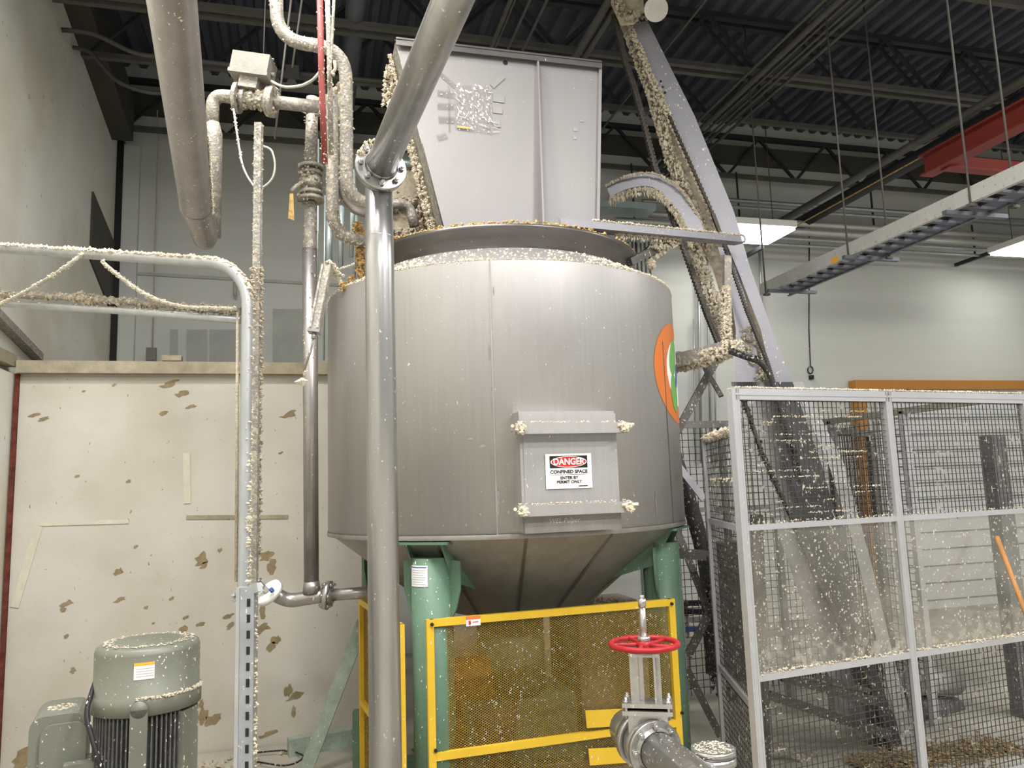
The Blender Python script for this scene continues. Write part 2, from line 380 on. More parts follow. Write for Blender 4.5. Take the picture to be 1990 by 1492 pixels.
# residue strips on the partition
for k, (a, b, w) in enumerate([((78, 1018), (250, 1013), .03), ((75, 1022), (28, 1180), .055), ((362, 880), (364, 978), .05), ((362, 1005), (560, 1004), .03)]):
    solo('tape_residue', ['pale tape residue running level across the partition', 'slanted pale tape strip peeling beside the corner of the partition', 'short upright tape mark in the middle of the partition', 'long thin tan residue line behind the vertical pipe'][k], 'tape',
         MB().bar(WY(a[0], a[1], PY - .004), WY(b[0], b[1], PY - .004), w, .006, (0, 1, 0)), M['paste'] if k != 3 else M['capb'])
pw0 = bpy.data.objects['partition_wall']
for (px, py, ra_, rb_) in [(229, 1111, 9, 7), (392, 1088, 11, 13), (396, 1098, 8, 6), (519, 1080, 12, 9), (528, 1100, 9, 13), (232, 1166, 10, 4), (130, 1172, 10, 5), (122, 1184, 5, 5), (445, 1197, 10, 4), (448, 1214, 9, 7), (508, 1222, 15, 8), (536, 1243, 9, 8), (528, 1258, 9, 8), (510, 1192, 5, 14),
        (560, 1342, 7, 11), (572, 1352, 14, 6), (396, 1390, 9, 14), (414, 1397, 16, 9), (391, 1366, 4, 9), (571, 1382, 4, 11), (357, 1224, 8, 7), (142, 1302, 5, 5), (333, 1163, 5, 3), (285, 1180, 4, 3), (427, 1069, 4, 4), (264, 1062, 4, 3), (130, 1236, 5, 5), (520, 1426, 16, 4), (14, 1428, 14, 12), (53, 1466, 26, 18), (415, 1464, 34, 7),
        (68, 806, 10, 3), (84, 814, 9, 3), (330, 745, 16, 7), (352, 765, 12, 6), (318, 803, 9, 4), (370, 790, 10, 3), (562, 805, 16, 6), (545, 880, 5, 2), (250, 935, 4, 3), (150, 925, 4, 3), (222, 748, 4, 2), (163, 760, 3, 2), (298, 1211, 3, 2), (360, 1200, 6, 3), (390, 1212, 7, 4)]:
    c_ = WY(px, py, PY); k_ = c_.y / F * 1.0; pg = []
    for q in range(14):
        t_ = q / 14 * 2 * math.pi; rr = random.uniform(.55, 1.25); pg.append(V((c_.x + ra_ * k_ * rr * math.cos(t_), PY - .0005, c_.z + rb_ * k_ * rr * math.sin(t_) + ra_ * k_ * .3 * math.cos(t_))))
    if min(p.x for p in pg) < pxl or min(p.z for p in pg) < .01: continue
    part('paint_chip', MB().prism(pg, (0, -.0025, 0)), M['chip'], pw0)
# corner column, pilaster and brown beam
struct('column_steel', MB().box((XL + .035, YB - .05, 3.05), (.07, .1, 6.0)), M['sblack'])
struct('trim_pilaster', MB().box((XL + .155, YB - .04, 3.0), (.17, .08, 6.0)), M['wallB'])
bm_ = MB(); b0 = WX(137, 56, XL + .02); b1 = WX(211, 262, XL + .02)
b0 = WX(122, 6, XL); b1 = WX(213, 264, XL); bdd = (b1 - b0); b0 = b0 - bdd * .25
bm_.prism([b0, b1 + V((0, .1, 0)), b1 + V((0, .1, .5)), b0 + V((0, 0, .5))], (.22, 0, 0)); struct('beam_side', bm_, M['beam'])
fp0, fp1 = WX(179, 372, XL + .005), WX(205, 600, XL + .005)
struct('trim_column_shadow', MB().prism([V((XL, fp0.y, fp0.z)), V((XL, YB - .1, fp0.z - .25)), V((XL, YB - .1, fp1.z)), V((XL, fp0.y, fp1.z + .35))], (.02, 0, 0)), M['beam'])  # dark plate stands in for the column's shadow on the side wall
bm2 = MB(); zt = WY(400, 240, YB).z
bm2.box((5.0, YB - .12, zt + .12), (14, .2, .2)); struct('beam_back', bm2, M['beam'])
# back wall grooves, patches
gv = MB(); gv.bar(WY(262, 531, YB - .01), WY(700, 556, YB - .01), .035, .02, (0, 1, 0)); struct('trim_1', gv, M['patch'])
gv = MB(); gv.bar(WY(243, 440, YB - .01), WY(240, 700, YB - .01), .03, .02, (0, 1, 0)); struct('trim_2', gv, M['patch'])
for k, (x0, x1, y0, y1) in enumerate([(362, 402, 640, 712), (407, 460, 640, 712), (530, 600, 600, 712), (330, 345, 640, 700)]):
    p = [WY(x0, y0, YB - .012), WY(x1, y0, YB - .012), WY(x1, y1, YB - .012), WY(x0, y1, YB - .012)]
    solo('filler_patch', ['wide grey filler patch low on the rear wall', 'second grey filler patch just beside the wide one', 'tall grey patch on the rear wall near the vertical pipe', 'slim grey streak patch above the partition cap'][k], 'patch', MB().prism(p, (0, .01, 0)), M['patch'])
# roll-up door with orange frame
d0 = WY(1700, 757, YB - .05); dz1 = d0.z; dx0 = d0.x; dx1 = dx0 + 3.3
dm = MB().box(((dx0 + dx1) / 2, YB - .04, dz1 / 2), (dx1 - dx0, .06, dz1))
k = .12
gm = MB()
struct('door_1', dm, M['door'])
while k < dz1:
    gm.box(((dx0 + dx1) / 2, YB - .075, k), (dx1 - dx0, .014, .016)); k += .235
struct('door_trim_1', gm, M['doorline'])
fr = MB(); fx = WY(1662, 800, YB - .1).x
fr.box((fx + .08, YB - .09, dz1 / 2), (.16, .12, dz1)); fr.box(((fx + dx1) / 2, YB - .09, dz1 + .06), (dx1 - fx, .14, .13))
struct('door_frame_1', fr, M['oframe'])

# =================================================================== CEILING ITEMS
def joist(Y, zb, zt_, lab):
    t = thing('roof_joist', lab, 'joist', (5, Y, zb), 'roof joists')
    part('chord', MB().box((5.2, Y, zb), (14.6, .055, .055)), M['ceilpipe'] if True else M['joist'], t)
    part('upper_chord', MB().box((5.2, Y, zt_), (14.6, .07, .06)), M['joist'], t)
    w = MB(); x = XL + .1; up = True
    while x < 12:
        a = (x, Y, zb if up else zt_); b = (x + .55, Y, zt_ if up else zb); w.bar(a, b, .035, .035); x += .55; up = not up
    part('web_lattice', w, M['joist'], t)
jy = [WZ(1290, 133, 6.12).y, WZ(1330, 218, 6.12).y]
ys = [2.3, 3.7, 5.1, jy[0] * .5 + 3.25, jy[0], jy[1] + .05, 9.15]
for n_, Y in enumerate(ys):
    joist(Y, 6.12, 6.70, ['dark open-web roof joist, first overhead', 'dark open-web roof joist, second from overhead', 'dark open-web roof joist above the tank', 'dark open-web roof joist behind the hopper',
                          'dusty open-web roof joist past the hopper', 'dusty open-web roof joist before the far one', 'dark roof joist tight against the rear wall'][n_])
# conduits running with the deck (parallel to Y)
def yline(name, lab, px, py, z, y0, y1, r, m, group=None, cat='conduit'):
    p = WZ(px, py, z); return solo(name, lab, cat, MB().tube([(p.x, y0, z), (p.x, y1, z)], r, 8), m, group)
for k, off in enumerate([-.26, -.13, -.04, .05, .12, .24]):
    p = WZ(1500, 145, 6.0)
    solo('ceiling_conduit', ['thin conduit alone on the tank side of the overhead rack', 'thick dusty conduit of the overhead rack', 'thin bright conduit in the middle of the overhead rack', 'second thin bright conduit in the middle of the overhead rack',
                             'third thin conduit of the overhead rack', 'thin conduit alone on the door side of the overhead rack'][k], 'conduit',
         MB().tube([(p.x + off, 1.0, 6.0), (p.x + off, YB - .1, 6.0)], [.016, .032, .014, .014, .018, .018][k], 8), M['ceilpipe'], 'overhead conduit rack')
for k, (px, py, z, r) in enumerate([(1333, 48, 6.05, .012), (1160, 40, 5.9, .035), (1152, 85, 5.9, .03), (976, 40, 6.0, .022), (1012, 40, 6.0, .014), (1040, 48, 6.0, .014), (984, 40, 6.0, .012)]):
    yline('ceiling_conduit', ['single thin conduit crossing the deck beside the conveyor head', 'thick tan pipe running from the conveyor head', 'second tan pipe close under the conveyor head', 'thickest conduit above the hopper top edge',
                              'thin conduit above the middle of the hopper', 'thin conduit above the hopper rib', 'thinnest conduit beside the thickest one over the hopper'][k], px, py, z, 1.0, YB - .1, r, M['ceilpipe'])
yline('sprinkler_pipe', 'long grey overhead pipe slanting above the cable tray', 1780, 278, 5.35, 1.0, YB - .1, .045, M['ceilpipe'], cat='pipe')
yline('duct_pipe', 'fat dark pipe hanging below the long grey pipe', 1776, 312, 5.45, 2.0, YB - .1, .09, M['joist'], cat='pipe')
yline('gas_pipe', 'thin yellow pipe beside the long grey overhead pipe', 1800, 300, 5.2, 2.0, YB - .1, .008, M['gold'], cat='pipe')
yline('ceiling_duct', 'round dark duct dropping from the deck behind the coated pipes', 690, 30, 6.2, 3.0, YB - .1, .09, M['trayin'], cat='duct')
# far rack of wide conduits near the back wall
rk = [(1747, 447, .045), (1747, 462, .05), (1747, 476, .028), (1747, 424, .025), (1747, 412, .03), (1747, 488, .02)]
lx = ['bright wide conduit of the rack on the rear wall', 'widest shiny conduit of the rack on the rear wall', 'slim conduit under the widest one on the rear wall', 'slim upper conduit of the rear wall rack', 'topmost conduit of the rear wall rack', 'lowest thin conduit of the rear wall rack']
for k, (px, py, r) in enumerate(rk):
    p = WY(px, py, YB - .5); x0 = WY(1165, 390, YB - .5).x
    solo('wall_rack_conduit', lx[k], 'conduit', MB().tube([(x0 + .2 * k, YB - .5, p.z), (12.3, YB - .5, p.z)], r, 10), M['tray'] if k < 2 else M['galv'], 'rear wall conduit rack')
for k, (px, lab) in enumerate([(1235, 'dark bracket holding the rear conduits behind the hopper'), (1440, 'dark bracket holding the rear conduits above the lamp'), (1700, 'dark bracket holding the rear conduits past the lamp'), (1890, 'dark bracket holding the rear conduits behind the tray')]):
    a = WY(px, 375, YB - .5); b = WY(px, 500, YB - .5)
    solo('rack_bracket', lab, 'bracket', MB().bar((a.x, YB - .9, b.z + .02), (a.x, YB - .05, b.z + .02), .05, .05).bar((a.x, YB - .42, b.z), (a.x, YB - .42, 6.1), .02, .02, (0, 1, 0)), M['joist'], 'rear rack brackets')
# big grey ducts of the rack behind the hopper
for k, (y0, y1) in enumerate([(392, 412), (440, 462)]):
    a = WY(1168, y0, YB - .8); b = WY(1235, y1, YB - .8)
    solo('wide_raceway', ['upper flat raceway seen between hopper and conveyor', 'lower flat raceway seen between hopper and conveyor'][k], 'raceway',
         MB().box((a.x + .2, YB - .75, (a.z + b.z) / 2), (1.0, .3, abs(a.z - b.z) * .8)), M['teal'])
# cable tray
TX = 4.5; pA = WX(1540, 523, TX); tz = pA.z; th = .115; ty0 = WX(1478, 570, TX).y
t = thing('cable_tray', 'bright steel ladder cable tray hung on rods above the fence', 'cable tray', (TX, ty0, tz - th))
part('side_rail', MB().box((TX, (ty0 + .3) / 2, tz - th / 2), (.012, ty0 - .3, th)).box((TX + .012, (ty0 + .3) / 2, tz - .004), (.03, ty0 - .3, .008)).box((TX + .012, (ty0 + .3) / 2, tz - th + .004), (.03, ty0 - .3, .008)), M['tray'], t)
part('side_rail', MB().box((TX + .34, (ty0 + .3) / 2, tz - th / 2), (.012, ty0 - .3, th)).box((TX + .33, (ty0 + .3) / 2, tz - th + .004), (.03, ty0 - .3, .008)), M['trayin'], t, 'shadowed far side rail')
y = ty0 - .1; k = 0
while y > .5 and k < 60:
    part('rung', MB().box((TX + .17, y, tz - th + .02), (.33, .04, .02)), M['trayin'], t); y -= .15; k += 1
part('cable_sheath', MB().tube([(TX + .08, ty0 - .1, tz - th + .05), (TX + .08, .4, tz - th + .05)], .018, 8).tube([(TX + .20, ty0 - .1, tz - th + .05), (TX + .20, .4, tz - th + .05)], .022, 8), M['black'], t)
wl = WX(1622, 505, TX - .008); part('warning_label', MB().box(wl, (.002, .09, .055)), M['ltop'], t)
for k, (px, py, dx, lab) in enumerate([(1649, 478, 0, 'hanger rod on the near rail where the tray label is'), (1720, 437, .34, 'hanger rod on the far rail before the tray label'), (1885, 366, 0, 'long hanger rod on the near rail in front of the red beam'),
                                       (1962, 331, .34, 'hanger rod on the far rail near the frame edge'), (1488, 545, 0, 'hanger rod at the end of the tray beside the conveyor')]):
    p = WX(px, py, TX + dx); solo('tray_hanger_rod', lab, 'rod', MB().tube([(TX + dx * 1.06 - .01, p.y, tz - th - .03), (TX + dx * 1.06 - .01, p.y, 6.7)], .008, 6).box((TX + dx, p.y, tz - th - .02), (.06, .04, .02)), M['ceilpipe'], 'tray hanger rods')
for k, (px, py, lab) in enumerate([(1700, 520, 'dark strut under the tray beside its label'), (1900, 400, 'dark strut under the tray near the frame edge'), (1545, 570, 'dark strut under the tray end')]):
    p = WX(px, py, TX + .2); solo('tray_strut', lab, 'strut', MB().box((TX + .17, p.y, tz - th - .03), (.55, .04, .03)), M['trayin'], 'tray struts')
# red crane beam
ra = WZ(1800, 342, 4.95)
t = thing('crane_beam', 'red painted overhead crane beam above the cable tray', 'beam', (ra.x, ra.y, 4.9))
part('girder', MB().box((ra.x, ra.y / 2 + .8, 4.95), (.16, ra.y - 1.6, .02)).box((ra.x, ra.y / 2 + .8, 5.05), (.02, ra.y - 1.6, .2)).box((ra.x, ra.y / 2 + .8, 5.15), (.16, ra.y - 1.6, .02)), M['redbeam'], t)
part('cross_girder', MB().box((ra.x + 1.6, ra.y - .25, 4.93), (3.2, .12, .02)).box((ra.x + 1.6, ra.y - .25, 5.0), (3.2, .02, .14)), M['redbeam'], t)
# lamps -------------------------------------------------------------
def lamp_fixture(c, w, dpt, lab, power):
    t = thing('bay_light', lab, 'lamp', c, 'hall bay lights')
    x, y, z = c
    part('housing', MB().box((x, y, z + .05), (w + .04, dpt + .04, .08)).box((x, y, z + .11), (w * .5, .12, .06)), M['white'], t)
    part('lens', MB().prism([(x - w / 2, y - dpt / 2, z + .01), (x + w / 2, y - dpt / 2, z + .01), (x + w / 2, y + dpt / 2, z + .01), (x - w / 2, y + dpt / 2, z + .01)], (0, 0, -.035)), M['lens'], t)
    part('hanger', MB().tube([(x - w * .4, y, z + .1), (x - w * .4, y, 6.7)], .006, 6).tube([(x + w * .4, y, z + .1), (x + w * .4, y, 6.7)], .006, 6), M['ceilpipe'], t)
    ld = bpy.data.lights.new('bay_lamp', 'AREA'); ld.shape = 'RECTANGLE'; ld.size = w; ld.size_y = dpt; ld.energy = power; ld.color = (1, .975, .94)
    lo = bpy.data.objects.new('bay_lamp', ld); COL.objects.link(lo); lo.parent = t; lo.location = (0, 0, -.04)
    return t
la = WY(1400, 437, YB - 1.3); lb = WY(1540, 440, YB - 1.3)
lamp_fixture(V(((la.x + lb.x) / 2, YB - 1.05, la.z)), lb.x - la.x, .6, 'glowing white bay light hanging beside the conveyor', 8)
lc = WY(1990, 470, YB - 1.3)
lamp_fixture(V((lc.x + .45, YB - 1.05, lc.z)), .9, .6, 'glowing bay light cut off by the frame edge', 3)
for k, (x, y, z, p) in enumerate(LAMPS):  # bay lights out of view, put in to light the hall
    lamp_fixture(V((x, y, z)), 1.2, .5, ['unseen bay light overhead between pipe and valve', 'unseen bay light overhead in front of the tank', 'unseen bay light overhead behind the viewer near the side wall', 'bay light overhead behind the viewer',
                                      'unseen bay light high beside the cable tray', 'unseen bay light high at the fence end of the hall', 'unseen bay light high behind the fence side of the viewer', 'unseen bay light high over the partition'][k], p)

# =================================================================== TANK
D_T = 5.2; aT = math.atan2(ray(983, 946).x, ray(983, 946).y)
C0 = V((math.sin(aT) * D_T, math.cos(aT) * D_T, 0)); RT = 1.16
toC = -C0.normalized(); rt = V((-toC.y, toC.x, 0)); rt = V((math.cos(aT), -math.sin(aT), 0))
def T(a, r, z):  # a degrees from the camera-facing line, positive to the picture's right
    a = math.radians(a); return C0 + (toC * math.cos(a) + rt * math.sin(a)) * r + V((0, 0, z))
Z0, Z1 = 1.64, 3.12; RC = .895; ZC0, ZC1 = 3.25, 3.40
tank = thing('mixing_tank', 'large brushed stainless steel pulper tank with conical bottom on green legs', 'tank', C0)
part('shell', MB().lathe([(RT - .02, Z0), (RT, Z0 + .01), (RT, Z1)], C0, n=128), M['tank'], tank)
part('cone_top', MB().lathe([(RT, Z1), (RC + .01, ZC0 + .02), (RC - .02, ZC0 + .02)], C0, n=128), M['tank'], tank)
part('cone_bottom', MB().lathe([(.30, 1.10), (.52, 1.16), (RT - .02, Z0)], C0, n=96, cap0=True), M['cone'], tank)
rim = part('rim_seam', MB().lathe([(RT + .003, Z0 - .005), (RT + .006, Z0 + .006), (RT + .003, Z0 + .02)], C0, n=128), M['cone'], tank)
part('collar_ring', MB().lathe([(RC - .03, ZC0), (RC, ZC0), (RC, ZC0 + .10), (RC + .045, ZC1 - .02), (RC + .055, ZC1), (RC - .02, ZC1), (RC - .05, ZC1 - .1), (RC - .06, ZC0)], C0, n=128), M['lip'], tank, 'dark flared steel ring')
part('shell_liner', MB().lathe([(RC - .07, ZC0 - .2), (RC - .07, ZC1)], C0, n=64), M['pulp_d'], tank)
sm = MB()
for a, m_ in ((-2.5, 1),):
    sm.bar(T(a, RT + .001, Z0 + .01), T(a, RT + .001, Z1), .008, .005, toC)
part('weld_seam', sm, M['cone'], tank, 'vertical dark weld seam')
part('weld_seam', MB().bar(T(57, RT + .001, Z0 + .01), T(57, RT + .001, Z1 - .38), .008, .005, T(57, 1, 0) - C0), M['lip'], tank)
for a in (30, 62, 5, -20):
    b = T(a, .54, 1.155); e = T(a, RT - .02, Z0)
    part('cone_seam', MB().bar(b, e, .014, .008, toC), M['lip'], tank)
pc = MB()
for k in range(1700):
    a = random.uniform(-100, 100); r = random.uniform(RC + .02, RT - .005); z = Z1 + (RT - r) / (RT - RC) * (ZC0 + .02 - Z1)
    if -22 < a < 30 and random.random() < .55: continue
    pc.lump(T(a, r, z), random.uniform(.006, .016))
for k in range(1100):
    a = random.uniform(-100, 100); pc.lump(T(a, RT - .004, Z1 + random.uniform(-.006, .012)), random.uniform(.004, .012 if abs(a) > 25 else .007))
for k in range(420):
    a = random.uniform(-95, -20); pc.lump(T(a, RC + .0, ZC1 + random.uniform(0, .025)), random.uniform(.006, .014))
part('pulp_crust', pc, M['pulp'], tank, 'cream pulp crust', 'stuff')
pc = MB()
for k in range(900):
    a = random.uniform(-100, 95); pc.lump(T(a, RC + random.uniform(-.02, .05), ZC1 + random.uniform(0, .02)), random.uniform(.006, .015))
part('stained_crust', pc, M['gold'], tank, 'amber stained pulp crust', 'stuff')
for a, z, h, w_ in [(-3.2, 2.62, .10, .012), (-2.9, 2.35, .16, .010), (-2.0, 1.86, .05, .022), (-2.2, 1.80, .09, .016), (-6, 2.12, .02, .05), (-9, 2.16, .015, .04), (-1.6, 2.95, .05, .008), (12.5, 2.02, .03, .07), (47, 1.78, .16, .014)]:
    pg = [T(a + (w_ / 2 * math.cos(q / 10 * 6.283) * random.uniform(.6, 1.3)) * 57.3 / RT, RT + .0012, z + h / 2 * math.sin(q / 10 * 6.283)) for q in range(10)]
    part('grime_stain', MB().prism(pg, toC * .0006), M['grime'], tank)
# orange and green decal on the side
def decal(mb, ac, zc, ra_, rz_, rot, off, rings=7, n=36):
    vs = [T(ac, RT + off, zc)]; cr, sr = math.cos(rot), math.sin(rot); deg = 180 / math.pi / RT
    for i in range(1, rings + 1):
        for k in range(n):
            t_ = 2 * math.pi * k / n; u = ra_ * i / rings * math.cos(t_); w = rz_ * i / rings * math.sin(t_)
            vs.append(T(ac + (u * cr - w * sr) * deg, RT + off, zc + u * sr + w * cr))
    fs = [(0, 1 + k, 1 + (k + 1) % n) for k in range(n)]
    for i in range(rings - 1):
        for k in range(n): fs.append((1 + i * n + k, 1 + (i + 1) * n + k, 1 + (i + 1) * n + (k + 1) % n, 1 + i * n + (k + 1) % n))
    mb.add(vs, fs, True); return mb
dz = 2.575; da = 70
dc = part('round_decal', decal(MB(), da, dz, .40, .315, 0, .002), M['sorange'], tank, 'round orange decal')
part('white_disc', decal(MB(), da + 4, dz + .01, .30, .215, 0, .003), M['white'], dc)
part('green_leaf', decal(MB(), da - 2.5, dz + .10, .14, .085, .9, .004), M['sgreen'], dc)
part('green_leaf', decal(MB(), da - 3.5, dz - .13, .085, .12, .25, .004), M['sgreen'], dc)
part('blue_leaf', decal(MB(), da + 1.5, dz - .01, .04, .09, -.5, .005), M['sblue'], dc)
# manway
def tank_frame(a): n_ = (T(a, 1, 0) - C0).normalized(); return n_, n_.cross(V((0, 0, -1))).normalized()
ma = 15.6; mn, mx_ = tank_frame(ma); mx_ = V((0, 0, 1)).cross(mn).normalized()
UPV = V((0, 0, 1)); mzc = 1.985; mc = C0 + mn * (RT + .01) + V((0, 0, mzc))
mw = part('manway_frame', MB().box(mc, (.53, .13, .60), (mx_, mn, UPV)), M['tank'], tank)
part('manway_lid', MB().box(mc + mn * .072 + UPV * -.015, (.535, .014, .60), (mx_, mn, UPV)).box(mc + mn * .08 + UPV * .0, (.50, .006, .37), (mx_, mn, UPV)), M['tank'], mw)
part('lid_ledge', MB().box(mc + mn * .085 - UPV * .268, (.525, .03, .10), (mx_, mn, UPV)), M['cone'], mw)
for s_, zz in ((1, .205), (-1, -.205)):
    cb = mc + mn * .125 + UPV * zz
    b_ = part('clamp_bar', MB().box(cb, (.62, .055, .055), (mx_, mn, UPV)), M['tank'], mw)
    part('bar_crust', MB().fuzz([cb - mx_ * .30 + UPV * .03, cb + mx_ * .30 + UPV * .03], .006, 150, .005), M['pulp'], mw, None, 'stuff')
    for e in (-1, 1):
        eb = MB(); q = cb + mx_ * (.285 * e)
        eb.cyl(q - mn * .1, q + mn * .06, .012, 10).cyl(q + mn * .02, q + mn * .045, .026, 6).fuzz([q + mn * .01, q + mn * .06], .022, 26, .012)
        eb.tube([q + mn * .03 - mx_ * .04 + UPV * .01, q + mn * .045 + mx_ * .045 * e + UPV * .012], .009, 8)
        part('clamp_bolt', eb, M['pulp'], mw, 'pulp covered clamp bolt')
def text_mesh(s, size, bold=0.0, align='CENTER'):
    cu = bpy.data.curves.new('lettering', 'FONT'); cu.body = s; cu.size = size; cu.align_x = align; cu.align_y = 'CENTER'; cu.offset = bold; cu.extrude = .0004
    o = bpy.data.objects.new('tmp', cu); COL.objects.link(o); bpy.context.view_layer.update()
    me = bpy.data.meshes.new_from_object(o); vs = [v.co.copy() for v in me.vertices]; fs = [tuple(p.vertices) for p in me.polygons]
    COL.objects.unlink(o); bpy.data.objects.remove(o); bpy.data.curves.remove(cu); bpy.data.meshes.remove(me); return vs, fs
def put_text(mb, s, size, c, X, Y, bold=0.0, sx=1.0, shear=0.0):
    vs, fs = text_mesh(s, size, bold); Nn = X.cross(Y)
    mb.add([c + X * ((v.x + shear * v.y) * sx) + Y * v.y + Nn * v.z for v in vs], fs); return mb
# danger sign
so = mc + mn * .086 + UPV * .0 - mx_ * .012
sc0 = so + UPV * (-.012) + mn * .003
X_, Y_ = mx_, UPV
if ray(1200, 800).dot(X_) < ray(1000, 800).dot(X_): X_ = -X_
sg = thing('danger_sign', 'white danger confined space sign with black and red header on manway lid', 'sign', sc0)
part('sign_plate', MB().box(sc0, (.252, .003, .178), (X_, mn, UPV)), M['white'], sg)
part('header_panel', MB().box(sc0 + UPV * .047 + mn * .002, (.206, .002, .062), (X_, mn, UPV)), M['sblack'], sg)
def ell(c, a, b, off, n=40): return MB().prism([c + mn * off + X_ * (a * math.cos(2 * math.pi * k / n)) + UPV * (b * math.sin(2 * math.pi * k / n)) for k in range(n)], mn * .0006)
part('header_oval', ell(sc0 + UPV * .047, .099, .0285, .0035), M['white'], sg)
part('header_oval', ell(sc0 + UPV * .047, .094, .0255, .0043), M['sred'], sg, 'red oval')
part('lettering', put_text(MB(), 'DANGER', .046, sc0 + UPV * .047 + mn * .0056, X_, UPV, .0012, .92), M['white'], sg, 'white word DANGER')
lt = MB(); put_text(lt, 'CONFINED SPACE', .0235, sc0 + UPV * -.004 + mn * .003, X_, UPV, .0007, 1.06)
put_text(lt, 'ENTER BY', .021, sc0 + UPV * -.035 + mn * .003, X_, UPV, .0006, 1.05); put_text(lt, 'PERMIT ONLY', .021, sc0 + UPV * -.056 + mn * .003, X_, UPV, .0006, 1.05)
lt.box(sc0 - UPV * .018 + mn * .002, (.20, .001, .0016), (X_, mn, UPV)); lt.box(sc0 - UPV * .078 + X_ * .075 + mn * .002, (.05, .001, .005), (X_, mn, UPV))
part('lettering', lt, M['sblack'], sg, 'black words CONFINED SPACE ENTER BY PERMIT ONLY')
part('chalk_lettering', put_text(MB(), 'WEL Pulper', .034, mc + mn * .102 - UPV * .262 - X_ * .05, X_, UPV, -.0002, 1.0, .25), M['chalk'], mw, 'faint handwritten WEL Pulper')
# green legs
for k, (a, lab) in enumerate([(-24, 0), (66, 1), (156, 2), (246, 3)]):
    p = T(a, 1.02, 0); n_ = (T(a, 1, 0) - C0).normalized(); s_ = UPV.cross(n_)
    lg = part('support_leg', MB().cyl(p, p + UPV * (Z0 - .10), .112, 28).box(p + UPV * .01, (.34, .34, .02), (n_, s_, UPV)), M['green'], tank)
    zt3 = Z0 - .012
    br = MB().prism([p + n_ * .14 - s_ * .17 + UPV * zt3, p + n_ * .14 + s_ * .17 + UPV * zt3, p - n_ * .12 + s_ * .17 + UPV * zt3, p - n_ * .12 - s_ * .17 + UPV * zt3], (0, 0, -.014))
    for e in (-1, 1):
        q = p + s_ * (.10 * e) - n_ * .006; o_ = s_ * e
        br.prism([q + UPV * (zt3 - .10), q + o_ * .075 + UPV * (zt3 - .11), q + o_ * .072 + UPV * (zt3 - .26), q + o_ * .045 + UPV * (zt3 - .36), q + UPV * (zt3 - .44)], n_ * .012)
        q = p + s_ * (.11 * e)
        br.prism([q + n_ * .10 + UPV * (zt3 - .014), q - n_ * .05 + UPV * (zt3 - .02), q - n_ * .36 + UPV * (zt3 - .27), q - n_ * .33 + UPV * (zt3 - .31), q - n_ * .02 + UPV * (zt3 - .22)], s_ * .012)
    part('gusset_bracket', br, M['green'], tank)
    if k == 0:
        nn = (toC * math.cos(math.radians(-8)) + rt * math.sin(math.radians(-8))); xs = UPV.cross(nn)
        lc_ = p + nn * .114 + UPV * (WP(806, 1116, p, p + rt).z)
        if xs.dot(rt) < 0: xs = -xs
        lc_ = lc_ - xs * .065
        lbA = (math.atan2(nn.y, nn.x) - math.radians(58), math.atan2(nn.y, nn.x) + math.radians(2))
        lb = part('paper_label', MB().lathe([(.1135, lc_.z - .055), (.1135, lc_.z + .055)], p, n=6, a0=math.atan2(nn.y, nn.x) - math.radians(58), a1=math.atan2(nn.y, nn.x) + math.radians(2)), M['label'], tank, 'white paper label')
lz = [p.z for p in (lc_,)][0]; lA0 = math.atan2(toC.y, toC.x)
for k in range(7):
    part('label_line', MB().lathe([(.1142, lz + .028 - k * .012), (.1142, lz + .031 - k * .012)], T(-24, 1.02, 0), n=6, a0=lbA[0] + .08, a1=lbA[1] - .1 - .05 * (k % 3)), M['scribble'], lb)
part('label_header', MB().lathe([(.1142, lz + .042), (.1142, lz + .048)], T(-24, 1.02, 0), n=6, a0=lbA[0] + .05, a1=lbA[1] - .05), M['sblue'], lb)
# hopper hood
HY = 4.55; hy2 = HY + .30
def hp(px, py, y=HY): return WY(px, py, y)
tl, tr_, br_, bl = hp(768, 76), hp(1165, 131), hp(1157, 450), hp(871, 452)
bl.z = br_.z = min(bl.z, br_.z) - .1
zt2 = (tl.z + tr_.z) / 2; tl.z = tr_.z = zt2
hop = thing('feed_hopper', 'tapered grey steel feed hopper with taped film standing on tank top', 'hopper', (1.2, HY + .15, bl.z))
bk = V((0, .30, 0))
part('front_panel', MB().prism([tl, tr_, br_, bl], (0, .006, 0)), M['hopper'], hop)
part('side_panel', MB().prism([tl, bl, bl + bk, tl + bk], (.006, 0, 0)), M['pipe_p'], hop, 'pulp spattered side')
part('side_panel', MB().prism([tr_, br_, br_ + bk, tr_ + bk], (-.006, 0, 0)), M['hopper'], hop)
part('back_panel', MB().prism([tl + bk, tr_ + bk, br_ + bk, bl + bk], (0, .006, 0)), M['hopper'], hop)
part('top_flange', MB().bar(tl + V((0, -.02, .0)), tr_ + V((0, -.02, 0)), .05, .012).bar(tl + V((0, -.035, -.02)), tr_ + V((0, -.035, -.02)), .008, .045), M['lip'], hop)
part('edge_flange', MB().bar(tr_ + V((0, -.012, 0)), br_ + V((0, -.012, 0)), .02, .024, (0, 1, 0)), M['hopper'], hop)
r1 = hp(1041, 112); r2 = hp(1046, 450)
part('stiffener_rib', MB().prism([r1, r2, r2 - V((0, .10, 0)), r1 - V((0, .035, 0))], (.012, 0, 0)), M['hopper'], hop)
part('lug_hole', MB().lathe([(.0, -.002), (.017, -.002)], hp(982, 122) , (0, 1, 0), 12), M['sblack'], hop)
part('stain_mark', MB().box(hp(1118, 252, HY - .002), (.03, .003, .02)).box(hp(1130, 235, HY - .002), (.03, .003, .014)).box(hp(1117, 268, HY - .002), (.02, .003, .02)), M['tape'], hop)
